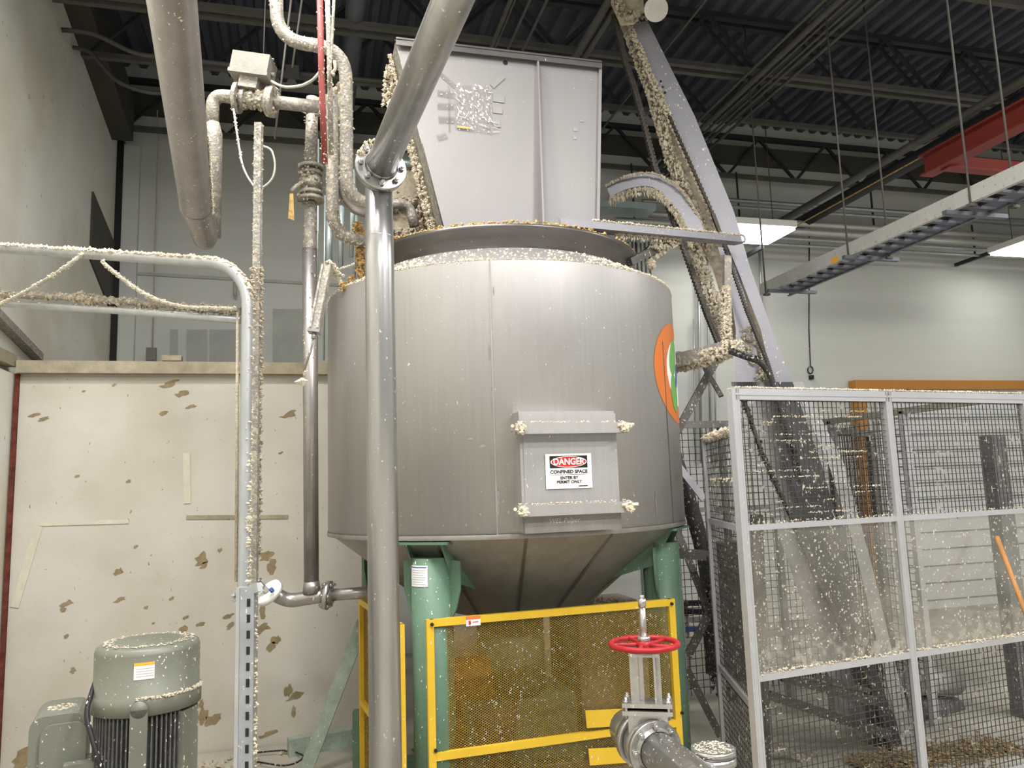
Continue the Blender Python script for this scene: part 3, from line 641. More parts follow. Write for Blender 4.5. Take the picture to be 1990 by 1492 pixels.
hc = MB().fuzz([tl, tr_], .012, 620, .006, (0, 0, 1)).fuzz([tl + bk, bl + bk], .02, 700, .014, (-1, 0, 0)).fuzz([tl + bk * .5, bl + bk * .5], .03, 350, .010, (-1, 0, 0)).fuzz([tr_ + bk, br_ + bk], .012, 130, .01, (1, 0, 0), .03)
hc.fuzz([tl + bk, tl + bk + V((-.03, 0, -.3))], .03, 120, .015)
part('pulp_crust', hc, M['pulp'], hop, None, 'stuff')
# film patch with tape
f0, f1, f2, f3 = hp(881, 163), hp(953, 168), hp(958, 262), hp(884, 252)
flm = thing('film_patch', 'wrinkled clear film patch taped onto the hopper front', 'film', hp(918, 262, HY - .006))
fv = []; nf = 26
for j in range(nf + 1):
    for i in range(nf + 1):
        a = f0.lerp(f1, i / nf); b = f3.lerp(f2, i / nf); q = a.lerp(b, j / nf); fv.append(q + V((0, -.006 - random.random() * .009, 0)))
part('clear_sheet', MB().add(fv, [(j * (nf + 1) + i, j * (nf + 1) + i + 1, (j + 1) * (nf + 1) + i + 1, (j + 1) * (nf + 1) + i) for j in range(nf) for i in range(nf)]), M['film'], flm)
wr = MB()
for k in range(16):
    u, w_ = random.random(), random.random(); q = f0.lerp(f1, u).lerp(f3.lerp(f2, u), w_) + V((0, -.013, 0)); L_ = random.uniform(.02, .09); an = random.choice([0, 0, .2, -.9, 1.3]) + random.uniform(-.3, .3)
    wr.tube([q, q + V((math.cos(an) * L_, 0, math.sin(an) * L_))], .0016, 4)
part('wrinkle_fold', wr, M['white'], flm)
for k, (a, b, w_) in enumerate([((850, 180), (882, 184), .045), ((850, 206), (882, 206), .045), ((852, 232), (884, 233), .045), ((850, 268), (868, 262), .04), ((855, 142), (884, 168), .03), ((872, 166), (874, 256), .012)]):
    part('clear_tape', MB().bar(hp(a[0], a[1], HY - .008), hp(b[0], b[1], HY - .008), w_, .002, (0, 1, 0)), M['film'], flm)
for k, (a, b, w_) in enumerate([((958, 190), (980, 193), .05), ((958, 213), (976, 215), .045), ((956, 168), (978, 148), .035), ((958, 240), (972, 240), .05)]):
    part('dark_tape', MB().bar(hp(a[0], a[1], HY - .005), hp(b[0], b[1], HY - .005), w_, .002, (0, 1, 0)), M['tape'], flm, 'grey tape strip')
part('rust_stain', MB().bar(hp(888, 246, HY - .014), hp(914, 249, HY - .014), .014, .002, (0, 1, 0)), M['gold'], flm)
# pulp covered board behind the hopper
q0, q1, q2, q3 = hp(752, 322, 5.35), hp(850, 332, 5.35), hp(880, 470, 5.35), hp(700, 470, 5.35)
sb = thing('splash_board', 'cream pulp-caked splash board standing behind the hopper', 'board', (q3 + q2) / 2)
part('board', MB().prism([q0, q1, q2 - V((0, 0, .3)), q3 - V((0, 0, .3))], (0, .03, 0)), M['pulp_d'], sb)
part('top_tube', MB().tube([hp(745, 312, 5.33), hp(852, 326, 5.33)], .025, 10), M['teal'], sb)
hm = MB()
for k in range(420):
    t_ = random.uniform(0, 2 * math.pi); rr = random.gauss(.17, .03)
    hm.lump(hp(778, 425, 5.28) + V((rr * math.cos(t_) * 1.1, random.uniform(-.04, .05), rr * math.sin(t_) * .8)), random.uniform(.01, .03))
part('clogged_crust', hm, M['pulp_d'], sb, None, 'stuff')

# =================================================================== PIPES
def flange(mbp, c, axis, r, th_): return mbp.cyl(V(c) - V(axis).normalized() * th_ / 2, V(c) + V(axis).normalized() * th_ / 2, r, 36)
def bolts(parent, c, axis, rad, n, r=.009, L=.06, m='cast', ph=0.0, name='bolt'):
    ax = V(axis).normalized(); a = V((1, 0, 0)) if abs(ax.x) < .9 else V((0, 1, 0)); n1 = (a - ax * a.dot(ax)).normalized(); n2 = ax.cross(n1)
    for k in range(n):
        t_ = 2 * math.pi * k / n + ph; q = V(c) + (n1 * math.cos(t_) + n2 * math.sin(t_)) * rad
        part(name, MB().cyl(q - ax * L / 2, q + ax * L / 2, r * .6, 8).cyl(q + ax * L * .18, q + ax * L * .36, r * 1.1, 6).cyl(q - ax * L * .36, q - ax * L * .18, r * 1.1, 6), M[m], parent)
# main pipe (vertical + diagonal)
pt_ = W(736, 352, 3.12); pb = V((pt_.x, pt_.y, 0.0)); lean = W(750, 1480, 2.86); pb = V((lean.x, lean.y, 0.0)).lerp(pt_, 0) 
mp_ = thing('stand_pipe', 'tall bright steel pipe rising in front of tank to a bolted flange', 'pipe', pb)
part('riser', MB().tube([pb, pt_.lerp(pb, .12), pt_], [.062, .058, .054], 32), M['pipe'], mp_)
part('weld_band', MB().lathe([(.0555, -.004), (.0572, 0), (.0555, .004)], pt_.lerp(pb, .075), pb - pt_, 32), M['pipe'], mp_)
fc = W(741, 322, 3.07); dg = W(880, 0, 2.32); ddir = (dg - fc).normalized()
fl = part('flange', flange(MB(), fc - ddir * .012, ddir, .103, .022).cyl(fc - ddir * .04, fc - ddir * .02, .10, 36).cyl(fc - ddir * .10, fc - ddir * .03, .056, 24).tube([fc - ddir * .09, pt_ + V((0, 0, .02)), pt_ - V((0, 0, .03))], .055, 24), M['pipe'], mp_)
bolts(fl, fc - ddir * .012, ddir, .083, 8, .011, .07)
fcz = MB().fuzz([fc + V((-.09, 0, .03)), fc + V((-.05, 0, .09)), fc + V((0, 0, .1))], .012, 70, .008)
part('pulp_crust', fcz, M['pulp'], mp_, None, 'stuff')
dp = thing('diagonal_pipe', 'thick bright steel pipe slanting up overhead from the bolted flange', 'pipe', fc)
part('pipe_run', MB().tube([fc + ddir * .002, fc + ddir * 1.7], .0605, 32), M['pipe'], dp)
part('weld_collar', MB().lathe([(.061, .0), (.067, .004), (.061, .014)], fc, ddir, 32), M['pipe'], dp)
# big horizontal pipe on the left
h0 = W(382, 405, 4.0); h1 = W(341, 60, 2.72); hd = (h1 - h0)
ob = thing('overhead_pipe', 'big dark steel pipe running overhead above the handrail, weld near its lower end', 'pipe', h0)
part('pipe_run', MB().tube([W(400, 474, 4.2), W(399, 466, 4.18), W(392, 435, 4.1), h0, h0 + hd * .06, h0 + hd * 1.0, h0 + hd * 2.0], [.048, .062, .072, .079, .080, .080, .080], 32), M['pipe_d'], ob)
part('weld_band', MB().lathe([(.080, -.006), (.0835, 0), (.080, .006)], h0 + hd * .02, hd, 32), M['pipe'], ob)
part('pulp_crust', MB().fuzz([h0 + V((.07, 0, -.02)), h0 + hd * .5 + V((.075, 0, .0))], .012, 420, .006, (1, 0, .2)).fuzz([W(348, 330, 3.6), W(352, 338, 3.6)], .01, 18, .012), M['pulp'], ob, None, 'stuff')
# riser behind it with valve
vp = thing('valve_pipe', 'pulp-spattered pipe bending over from the big overhead pipe into a flanged valve', 'pipe', W(412, 470, 4.25))
vd = 4.25
pts = fillet([W(408, 470, vd), W(410, 330, vd), W(415, 176, vd), W(458, 188, vd + .02)], .12, 8)
part('pipe_run', MB().tube([W(411, 462, vd + .05), W(414, 260, vd), W(413, 238, vd)], [.050, .050, .036], 20).tube(fillet([W(412, 245, vd), W(414, 184, vd), W(462, 190, vd)], .13, 8), .036, 20), M['pipe_p'], vp)
run = [W(462, 190, vd), W(530, 198, vd), W(604, 207, vd + .05)]
part('pipe_run', MB().tube([run[1], W(620, 208, vd + .06)], .036, 20), M['pipe_p'], vp)
vx = (run[1] - run[0]).normalized()
vb = thing('actuated_valve', 'flanged ball valve with a dusty rectangular actuator box on top', 'valve', (run[0] + run[1]) / 2 - V((0, 0, .1)))
vm = MB(); vm.cyl(run[0] - vx * .02, run[1], .045, 20)
part('body', vm, M['pipe_p'], vb)
for u, r_ in ((0.0, .085), (.18, .06), (.42, .055), (1.0, .085), (.9, .08)):
    c_ = run[0].lerp(run[1], u); part('flange', flange(MB(), c_, vx, r_, .022), M['pipe_p'], vb)
bx0 = W(493, 132, vd); bxu = (W(526, 137, vd) - W(460, 128, vd)).normalized(); bup = V((0, 0, 1)) - bxu * bxu.z; bup.normalize(); byy = bup.cross(bxu)
ac = part('actuator_box', MB().box(bx0, (.205, .14, .105), (bxu, byy, bup)).box(bx0 - bup * .062, (.215, .15, .02), (bxu, byy, bup)), M['boxgrey'], vb)
part('mount_bracket', MB().box(bx0 - bup * .10, (.10, .09, .07), (bxu, byy, bup)), M['pipe_p'], vb)
for e in (-1, 1): part('port_cap', MB().cyl(bx0 + bxu * (.10 * e) - bup * .025, bx0 + bxu * (.122 * e) - bup * .025, .013, 10), M['boxgrey'], vb)
part('pulp_crust', MB().fuzz([run[0], run[1]], .05, 160, .012).fuzz([bx0 - bxu * .1 + bup * .055, bx0 + bxu * .1 + bup * .055], .012, 120, .008).fuzz([run[0] - bup * .07, run[0] + bup * .08], .02, 70, .012).fuzz([run[1] - bup * .08, run[1] + bup * .08], .02, 70, .012), M['pulp_d'], vb, None, 'stuff')
# loop of cord
solo('looped_cord', 'thin pulp-coated cord looping down from the valve around the strut pole', 'cord',
     MB().tube(fillet([W(454, 212, 4.1), W(460, 255, 4.0), W(472, 330, 3.9), W(500, 372, 3.85), W(530, 350, 3.85), W(536, 320, 3.85), W(528, 290, 3.85), W(512, 284, 3.85)], .12, 5), .0055, 6).fuzz([W(454, 212, 4.1), W(460, 255, 4.0), W(472, 330, 3.9)], .006, 60, .005), M['cord'])
solo('control_cable', 'curved grey cable from the actuator box to the red hose', 'cable', MB().tube(fillet([W(528, 158, 4.2), W(550, 170, 4.15), W(585, 168, 4.1), W(610, 155, 4.0), W(628, 130, 4.0)], .1, 5), .008, 6), M['cord'])
# pipe drop from tee to bottom
dd = 4.6
pd = thing('drop_pipe', 'long vertical steel pipe dropping from the valve beside the tank to an elbow', 'pipe', W(604, 1160, dd))
part('upper_run', MB().tube([W(607, 190, dd + .05), W(604, 322, dd)], .036, 20).tube([W(604, 392, dd), W(602, 480, dd), W(602, 484, dd)], [.034, .036, .045], 20).tube(fillet([W(590, 207, dd), W(607, 206, dd + .05), W(606, 235, dd + .04)], .05, 6), .037, 16), M['pipe_p'], pd)
part('lower_run', MB().tube([W(602, 484, dd), W(605, 1130, dd)], .044, 24), M['pipe_d'], pd)
part('pulp_crust', MB().fuzz([W(604, 215, dd), W(603, 560, dd)], .036, 330, .007).fuzz([W(602, 470, dd), W(604, 700, dd)], .045, 100, .006), M['pulp_d'], pd, None, 'stuff')
el = [W(540, 1162, dd - .03), W(565, 1166, dd), W(605, 1158, dd), W(640, 1156, dd), W(735, 1148, dd + .1)]
part('bottom_tee', MB().tube(fillet([W(530, 1152, dd - .05), W(560, 1168, dd), W(606, 1160, dd), W(632, 1157, dd)], .1, 6), .042, 22).tube([W(605, 1128, dd), W(606, 1150, dd)], [.045, .055], 22), M['pipe_d'], pd)
part('outlet_run', MB().tube([W(640, 1156, dd), W(760, 1148, dd + .15)], .036, 22), M['pipe_d'], pd)
cl = part('clamp', flange(MB(), W(636, 1156, dd), vx, .085, .03).cyl(W(628, 1157, dd), W(646, 1155, dd), .055, 20), M['cast'], pd)
bolts(cl, W(636, 1156, dd), vx, .07, 6, .012, .07)
f_a = (W(560, 1140, dd - .1) - W(492, 1150, dd - .5))
fdir = (W(503, 1132, dd - .1) - W(528, 1157, dd - .05)).normalized()
part('end_flange', flange(MB(), W(523, 1152, dd - .07), fdir, .085, .034), M['white'], pd, 'white plastic flange')
part('blue_tab', MB().cyl(W(526, 1148, dd - .155), W(530, 1145, dd - .155), .016, 8), M['sblue'], pd)
part('nipple', MB().tube([W(520, 1150, dd - .08), W(500, 1130, dd - .1)], .018, 12).cyl(W(502, 1132, dd - .1), W(499, 1129, dd - .1), .03, 12), M['cast'], pd)
# inline valve
iv = thing('inline_valve', 'grimy flanged manual valve on the vertical drop pipe with a dangling tag', 'valve', W(604, 392, dd))
part('body', MB().cyl(W(604, 330, dd), W(604, 385, dd), .058, 20).cyl(W(604, 345, dd), W(604, 366, dd), .064, 20), M['pipe_p'], iv)
for yy_, r_ in ((326, .075), (338, .066), (376, .07), (388, .078)): part('flange', flange(MB(), W(604, yy_, dd), (0, 0, 1), r_, .02), M['pipe_p'], iv)
part('lever', MB().tube([W(590, 352, dd - .06), W(575, 362, dd - .1), W(566, 372, dd - .12)], .012, 8), M['pipe_p'], iv)
part('tag_strip', MB().prism([W(563, 376, dd - .12), W(570, 376, dd - .12), W(572, 428, dd - .12), W(560, 424, dd - .12)], (0, .004, 0)), M['gold'], iv, 'amber dangling tag')
part('pulp_crust', MB().fuzz([W(604, 322, dd), W(604, 394, dd)], .07, 130, .012), M['pulp_d'], iv, None, 'stuff')
# tall pipes beside the hopper
def pipe(name, lab, pts, r, m, bend=.15, fz=0, fm='pulp', cat='pipe', fs=.007, n=18, group=None, drip=0):
    P = fillet([W(*p) for p in pts], bend, 8); b = min(P, key=lambda q: q.z)
    if not fz: return solo(name, lab, cat, MB().tube(P, r, n), M[m], group)
    t = thing(name, lab, cat, b, group); part('tube_run', MB().tube(P, r, n), M[m], t)
    part('pulp_crust', MB().fuzz(P, r, fz, fs, None, drip), M[fm], t, None, 'stuff'); return t
pipe('process_pipe', 'pulp-crusted pipe with two bends crossing behind the red hose then down', [(537, -40, 4.15), (538, 78, 4.15), (672, 96, 4.2), (674, 385, 4.3), (745, 402, 4.5)], .036, 'pipe_p', .16, 420)
pipe('process_pipe', 'smoother pipe just behind the crusted one, curving under it', [(660, 175, 4.5), (664, 395, 4.5), (735, 418, 4.7)], .040, 'pipe_d', .2, 60)
pipe('process_pipe', 'thick caked pipe beside the drop pipe, bending into the tank rim', [(645, 185, 4.4), (646, 455, 4.45), (712, 470, 4.75)], .036, 'pipe_p', .22, 500)
pipe('process_pipe', 'short grey pipe hooked over inside the clogged board opening', [(700, 398, 4.9), (795, 396, 5.1), (806, 440, 5.1)], .034, 'pipe_p', .1)
pipe('red_hose', 'dull red rubber hose hanging straight down beside the crusted pipes', [(621, -30, 3.7), (625, 160, 3.7), (631, 318, 3.75)], .015, 'redhose', .1, 130, cat='hose', fs=.005)
pipe('thin_hose', 'thin pulp-coated hose hanging just behind the red hose', [(636, -20, 3.95), (640, 110, 3.95), (644, 300, 4.0)], .013, 'pipe_p', .1, 120, cat='hose', fs=.006)
pipe('thin_hose', 'thinner pale hose hanging beside the coated one', [(650, -20, 3.95), (645, 80, 3.95), (640, 170, 3.95)], .008, 'pipe_p', .1, 60, cat='hose', fs=.005)
solo('pipe_bracket', 'caked flat bracket between the tee and the tall pipes', 'bracket', MB().prism([W(612, 190, 4.45), W(640, 185, 4.45), W(665, 160, 4.45), W(668, 240, 4.45), W(640, 222, 4.45), W(612, 222, 4.45)], (0, .03, 0)).fuzz([W(640, 186, 4.44), W(664, 163, 4.44)], .01, 50, .01), M['pulp_d'])
solo('hook', 'small pulp-caked hook beside the thin hoses', 'hook', MB().tube(fillet([W(650, 118, 3.95), W(652, 136, 3.95), W(644, 142, 3.95), W(650, 146, 3.95)], .05, 5), .009, 6), M['pulp_d'])
pipe('hanging_rod', 'thin rod hanging behind the strut pole, farthest from the red hose', [(516, -10, 5.2), (512, 112, 5.2)], .004, 'ceilpipe', .1, cat='rod')
pipe('hanging_rod', 'thin slanted rod crossing behind the pipe elbow', [(567, -10, 5.0), (556, 80, 5.0), (534, 270, 5.0)], .007, 'ceilpipe', .1, cat='rod')
pipe('hanging_rod', 'thin slanted rod ending at the conduit box', [(588, -10, 5.2), (568, 132, 5.2)], .007, 'ceilpipe', .1, cat='rod')
for k, (x0, y0, x1, y1, d_, r_) in enumerate([(619, 270, 616, 705, 5.3, .006), (632, 380, 629, 700, 5.3, .008), (640, 430, 640, 520, 5.2, .022), (664, 400, 662, 520, 5.2, .018), (687, 330, 683, 500, 5.2, .016), (693, 415, 688, 540, 5.3, .012)]):
    a = W(x0, y0, d_); b = W(x1, y1, d_)
    solo('small_conduit', ['thinnest wire-like conduit alongside the drop pipe', 'thin galvanised conduit between drop pipe and tank', 'shiny galvanised conduit behind the air cylinder', 'shiny galvanised conduit beside the thick caked pipe', 'galvanised conduit just behind the stand pipe', 'slim conduit tucked behind the flange pipe'][k], 'conduit', MB().tube([a, b], r_, 10), M['teal'])
solo('splash_crust', 'amber stained pulp mass on the tank rim behind the stand pipe', 'pulp', MB().fuzz([W(696, 430, 4.75), W(703, 540, 4.75)], .025, 260, .014).fuzz([W(690, 540, 4.65), W(660, 560, 4.6)], .02, 60, .010), M['gold'], kind='stuff')
# air cylinder
ca, cb2 = W(636, 518, 4.05), W(612, 640, 3.95)
cy = thing('air_cylinder', 'slanted ribbed air cylinder with rod and ball beside the tank', 'cylinder', cb2)
cx_ = (cb2 - ca).normalized(); cs = cx_.cross(toC).normalized(); cn = cs.cross(cx_)
part('barrel', MB().bar(ca, cb2, .050, .05, toC).bar(ca + cn * .028 - cs * .018, cb2 + cn * .028 - cs * .018, .01, .01, toC).bar(ca + cn * .028 + cs * .018, cb2 + cn * .028 + cs * .018, .01, .01, toC), M['pipe_p'], cy)
part('end_cap', MB().bar(cb2, cb2 + cx_ * .02, .062, .055, toC).cyl(cb2 + cx_ * .02, cb2 + cx_ * .05, .012, 10), M['pipe'], cy)
rb = W(590, 722, 3.95); part('rod', MB().tube([cb2, W(604, 680, 3.95), rb], .006, 8), M['pipe_d'], cy)
part('ball_end', MB().lump(W(586, 740, 3.95), .032).lump(W(586, 742, 3.95), .028).lump(W(592, 722, 3.95), .02), M['pulp'], cy)
part('pulp_crust', MB().fuzz([ca + V((0, 0, .02)), W(662, 540, 4.15)], .02, 90, .012).fuzz([W(640, 530, 4.1), W(688, 512, 4.3)], .004, 60, .005), M['pulp'], cy, None, 'stuff')

# =================================================================== HANDRAIL, STRUTS
rp_ = [W(-40, 479, 3.5), W(200, 494, 3.25), W(425, 517, 3.0), W(472, 548, 2.96), W(484, 620, 2.95), W(469, 1540, 2.72)]
P = fillet([W(-40, 480, 3.5), W(440, 512, 3.0), W(481, 560, 2.95), W(468, 1492, 2.72), Z3(W(468, 1492, 2.72), 0)], .14, 8)
hr = thing('handrail', 'galvanised tube handrail with curved corner, thickly coated in cream pulp', 'handrail', P[-1])
part('top_tube', MB().tube(P, .021, 16), M['galv'], hr)
lr = fillet([W(-40, 588, 3.5), W(240, 604, 3.2), W(470, 622, 2.96)], .1, 3)
part('mid_tube', MB().tube(lr, .015, 12), M['galv'], hr)
part('thin_post', MB().tube([W(462, 600, 2.96), W(459, 1130, 2.8)], .006, 8), M['pulp_d'], hr)
part('pulp_crust', MB().fuzz(P[:12], .02, 1500, .010, (0, 0, 1)).fuzz(P[8:16] + [P[-3].lerp(P[-2], .5)], .021, 1000, .010, (1, 0, .3)).fuzz([P[-3], P[-2]], .02, 120, .006).fuzz(lr, .014, 260, .006, (0, 0, 1)), M['pulp'], hr, None, 'stuff')
rr_ = [W(-40, 571, 3.5), W(150, 578, 3.3), W(185, 582, 3.26), W(300, 590, 3.15), W(470, 606, 2.97)]
rt_ = thing('coated_rope', 'pulp-caked rope stretched along the handrail just above its middle tube', 'rope', rr_[-1])
part('rope_strand', MB().tube(rr_, .014, 10), M['pipe_p'], rt_)
part('pulp_crust', MB().fuzz(rr_, .014, 520, .009).fuzz([rr_[1], rr_[2]], .02, 40, .012), M['pulp_d'], rt_, None, 'stuff')
for k, pts in enumerate([[(-40, 612, 3.4), (60, 562, 3.3), (120, 525, 3.25), (163, 492, 3.25)], [(198, 508, 3.2), (235, 540, 3.17), (290, 578, 3.1), (350, 597, 3.05), (410, 599, 3.0), (462, 600, 2.95)]]):
    P2 = fillet([W(*p) for p in pts], .15, 5)
    tt = thing('drooping_cable', ['pale cable slanting down from the handrail toward the frame edge', 'pale cable sagging from the handrail to its corner post'][k], 'cable', P2[-1])
    part('cable_core', MB().tube(P2, .008, 8), M['cord'], tt)
    part('pulp_crust', MB().fuzz(P2, .009, 240, .005), M['pulp'], tt, None, 'stuff')
# strut pole
s0 = W(503, 240, 3.55); s1 = Z3(W(492, 1150, 3.35), .0)
sp_ = thing('strut_pole', 'tall slotted strut pole thickly furred with pulp beside the handrail', 'pole', s1)
part('channel', MB().bar(s1, s0, .032, .032, toC), M['pipe_p'], sp_)
part('pulp_crust', MB().fuzz([W(503, 242, 3.55), W(499, 520, 3.5)], .018, 420, .007).fuzz([W(499, 520, 3.48), W(494, 1080, 3.38)], .024, 1300, .011), M['pulp_d'], sp_, None, 'stuff')
c0 = W(484, 1140, 2.62); c1 = Z3(c0, 0)
sc_t = thing('strut_channel', 'short slotted galvanised strut channel bolted beside the handrail post', 'strut', c1)
part('channel', MB().bar(c1, c0, .047, .04, toC), M['strut'], sc_t)
part('side_lip', MB().bar(c1 - rt * .03, c0 - rt * .03, .012, .045, toC), M['galv'], sc_t)
nrm = toC
for k in range(22):
    z = c0.z - .05 - k * .052
    if z < .15: break
    q = Z3(c0, z) + nrm * .0215; part('slot', MB().box(q + rt * .006, (.011, .002, .026), (rt, nrm, UPV)), M['sblack'], sc_t)
part('pulp_crust', MB().fuzz([c0 + rt * .024, Z3(c0, .4) + rt * .024], .006, 260, .006), M['pulp'], sc_t, None, 'stuff')
solo('clamp_bracket', 'wired metal clamp tying the strut channel to the handrail post', 'clamp', MB().bar(W(455, 1160, 2.66), W(505, 1140, 2.6), .02, .03).fuzz([W(455, 1158, 2.64), W(480, 1148, 2.62)], .01, 40, .007), M['galv'])

# =================================================================== LEFT WALL BITS
def wp(name, lab, pts, Y, r, m, cat='conduit', bend=.25, n=8): return solo(name, lab, cat, MB().tube(fillet([WY(a, b, Y) for a, b in pts], bend, 6), r, n), M[m])
bc_ = thing('bent_conduit', 'grey conduit bending off the side wall, running behind the pipes through a small box', 'conduit', WY(137, 58, 7.1))
part('conduit_run', MB().tube(fillet([WY(a, b, 7.1) for a, b in [(120, 58), (180, 63), (262, 105), (315, 111), (455, 126), (530, 138), (775, 161), (900, 178)]], .25, 6), .022, 8), M['ceilpipe'], bc_)
part('junction_box', MB().box(WY(568, 139, 7.05), (.12, .08, .09)), M['ceilpipe'], bc_)
wp('bent_conduit', 'shorter grey conduit curving off the brown beam', [(142, 92), (175, 98), (208, 140), (232, 162), (282, 180), (330, 182)], 7.5, .02, 'ceilpipe')
wp('hooked_wire', 'thin wire hooked over high and hanging down the rear wall', [(330, 198), (312, 202), (305, 215), (308, 260), (301, 480), (296, 680)], 9.2, .008, 'cord', 'wire', .12, 6)
solo('wall_box', 'small pale socket box on the end of the hanging wire', 'socket', MB().box(WY(294, 688, 9.2), (.1, .06, .14)), M['boxgrey'])
solo('timber_block', 'small brown timber block resting above the partition cap', 'block', MB().box(WY(335, 697, PY + .08) + V((0, 0, .0)), (.14, .08, .04)), M['capb'])
wp('wall_bracket', 'small dark bracket stub on the rear wall groove', [(456, 548), (457, 575)], 9.3, .02, 'patch', 'bracket')
# =================================================================== MOTOR
mcx = W(289, 1245, 3.0); mz = mcx.z; mR = .187; mC = V((mcx.x, mcx.y, 0))
mo = thing('electric_motor', 'large grey-green vertical electric motor with finned body and label', 'motor', mC)
nm = -V((mC.x, mC.y, 0)).normalized(); rm = V((-nm.y, nm.x, 0)); 
if rm.dot(rt) < 0: rm = -rm
part('fan_cover', MB().lathe([(0, mz + .01), (mR * .6, mz + .008), (mR - .02, mz), (mR - .005, mz - .008), (mR, mz - .025), (mR, mz - .17), (mR + .008, mz - .175), (mR + .008, mz - .235), (mR - .03, mz - .24)], mC, n=64), M['motor'], mo)
part('finned_body', MB().lathe([(mR - .035, mz - .24), (mR - .035, .25)], mC, n=48), M['motor_d'], mo)
for k in range(36):
    a = math.radians(-95 + k * 5.3); dv = (nm * math.cos(a) + rm * math.sin(a)); sv = UPV.cross(dv)
    if abs(a - math.radians(-2)) < .06 or a > math.radians(38) and a < math.radians(70): continue
    part('cooling_fin', MB().box(mC + dv * (mR - .022) + UPV * ((mz - .24 + .25) / 2), (.035, .006, mz - .49), (dv, sv, UPV)), M['motor'] if False else M['motor_d'], mo)
part('side_pad', MB().box(mC + (nm * math.cos(.95) + rm * math.sin(.95)) * (mR - .025) + UPV * ((mz - .24 + .25) / 2), (.05, .10, mz - .5), ((nm * math.cos(.95) + rm * math.sin(.95)), UPV.cross(nm * math.cos(.95) + rm * math.sin(.95)), UPV)), M['motor'], mo)
ld = nm * math.cos(-.12) + rm * math.sin(-.12); ls = rm * math.cos(-.12) - nm * math.sin(-.12)
part('lifting_bracket', MB().box(mC + ld * (mR + .02) + UPV * (mz - .305), (.058, .02, .20), (ls, ld, UPV)).lathe([(.0, -.01), (.029, -.01), (.029, .01), (0, .01)], mC + ld * (mR + .02) + UPV * (mz - .205), ld, 20).box(mC + ld * (mR + .005) + UPV * (mz - .44), (.03, .02, .10), (ls, ld, UPV)), M['motor'], mo)
part('eye_bolt', MB().cyl(mC + ld * (mR - .01) + UPV * (mz - .19), mC + ld * (mR + .015) + UPV * (mz - .19), .013, 12).tube([mC + ld * (mR + .03) + UPV * (mz - .42) - ls * .012, mC + ld * (mR + .035) + UPV * (mz - .455) + ls * .012], .009, 8), M['pulp'], mo)
la_ = math.atan2(nm.y, nm.x)
def motor_label(r, z0, z1, a0, a1, m, nme, lab=None): part(nme, MB().lathe([(r, z0), (r, z1)], mC, n=8, a0=la_ + a0, a1=la_ + a1), m, mo, lab)
sgn = 1 if (V((math.cos(la_ + .1), math.sin(la_ + .1), 0)).dot(rm) > V((math.cos(la_), math.sin(la_), 0)).dot(rm)) else -1
A0, A1 = sorted((sgn * -.25, sgn * .12))
motor_label(mR + .0015, mz - .105, mz - .045, A0, A1, M['label'], 'rating_label', 'white rating label'); motor_label(mR + .0022, mz - .056, mz - .045, A0, A1, M['ltop'], 'label_header', 'yellow strip')
for k in range(4): motor_label(mR + .0022, mz - .068 - k * .009, mz - .066 - k * .009, A0 * .85 if A0 < 0 else A0, A1 * .9, M['scribble'], 'print_line')
part('pulp_dust', scat(MB(), mC + UPV * (mz + .005), rm, nm, .165, 650, .0045).fuzz([mC + nm * (mR + .008) * math.cos(t_ / 10) + rm * (mR + .008) * math.sin(t_ / 10) + UPV * (mz - .172) for t_ in range(-2, 15)], .004, 200, .005), M['pulp'], mo, None, 'stuff')
# junction box of the motor
jb = W(118, 1440, 2.95); jz = W(118, 1375, 2.95).z
def rbox(mb, c, sx, sy, sz, r, X, Y):
    poly = []
    for (ax_, ay_, st) in ((1, 1, 0), (-1, 1, 90), (-1, -1, 180), (1, -1, 270)):
        for q in range(5):
            t_ = math.radians(st + 22.5 * q); poly.append(c + X * (ax_ * (sx / 2 - r) + r * math.cos(t_)) + UPV * (ay_ * (sz / 2 - r) + r * math.sin(t_)) - Y * sy / 2)
    return mb.prism(poly, Y * sy)
part('terminal_box', rbox(MB(), V((jb.x, jb.y, jz - .35)), .185, .26, .70, .045, rm, nm), M['motor'], mo)
part('box_cover', rbox(MB(), V((jb.x, jb.y, jz - .35)) + rm * .02 + nm * .13, .15, .03, .64, .04, rm, nm), M['motor'], mo)
part('box_neck', MB().box(mC - rm * .2 + UPV * (mz - .55), (.14, .12, .3), (rm, nm, UPV)), M['motor'], mo)
part('pulp_dust', scat(MB(), V((jb.x, jb.y, jz)), rm, nm, .05, 90, .005), M['pulp'], mo, None, 'stuff')
solo('motor_cable', 'black cable with pale ties dropping behind the motor', 'cable', MB().tube(fillet([W(190, 1310, 2.95), W(178, 1345, 2.85), W(166, 1385, 2.8), W(180, 1440, 2.75), W(205, 1520, 2.72)], .1, 5), .009, 8), M['black'])
solo('blue_tube', 'short blue tube beside the motor fins', 'tube', MB().tube([W(211, 1445, 2.82), W(209, 1520, 2.82)], .008, 8), M['sblue'])
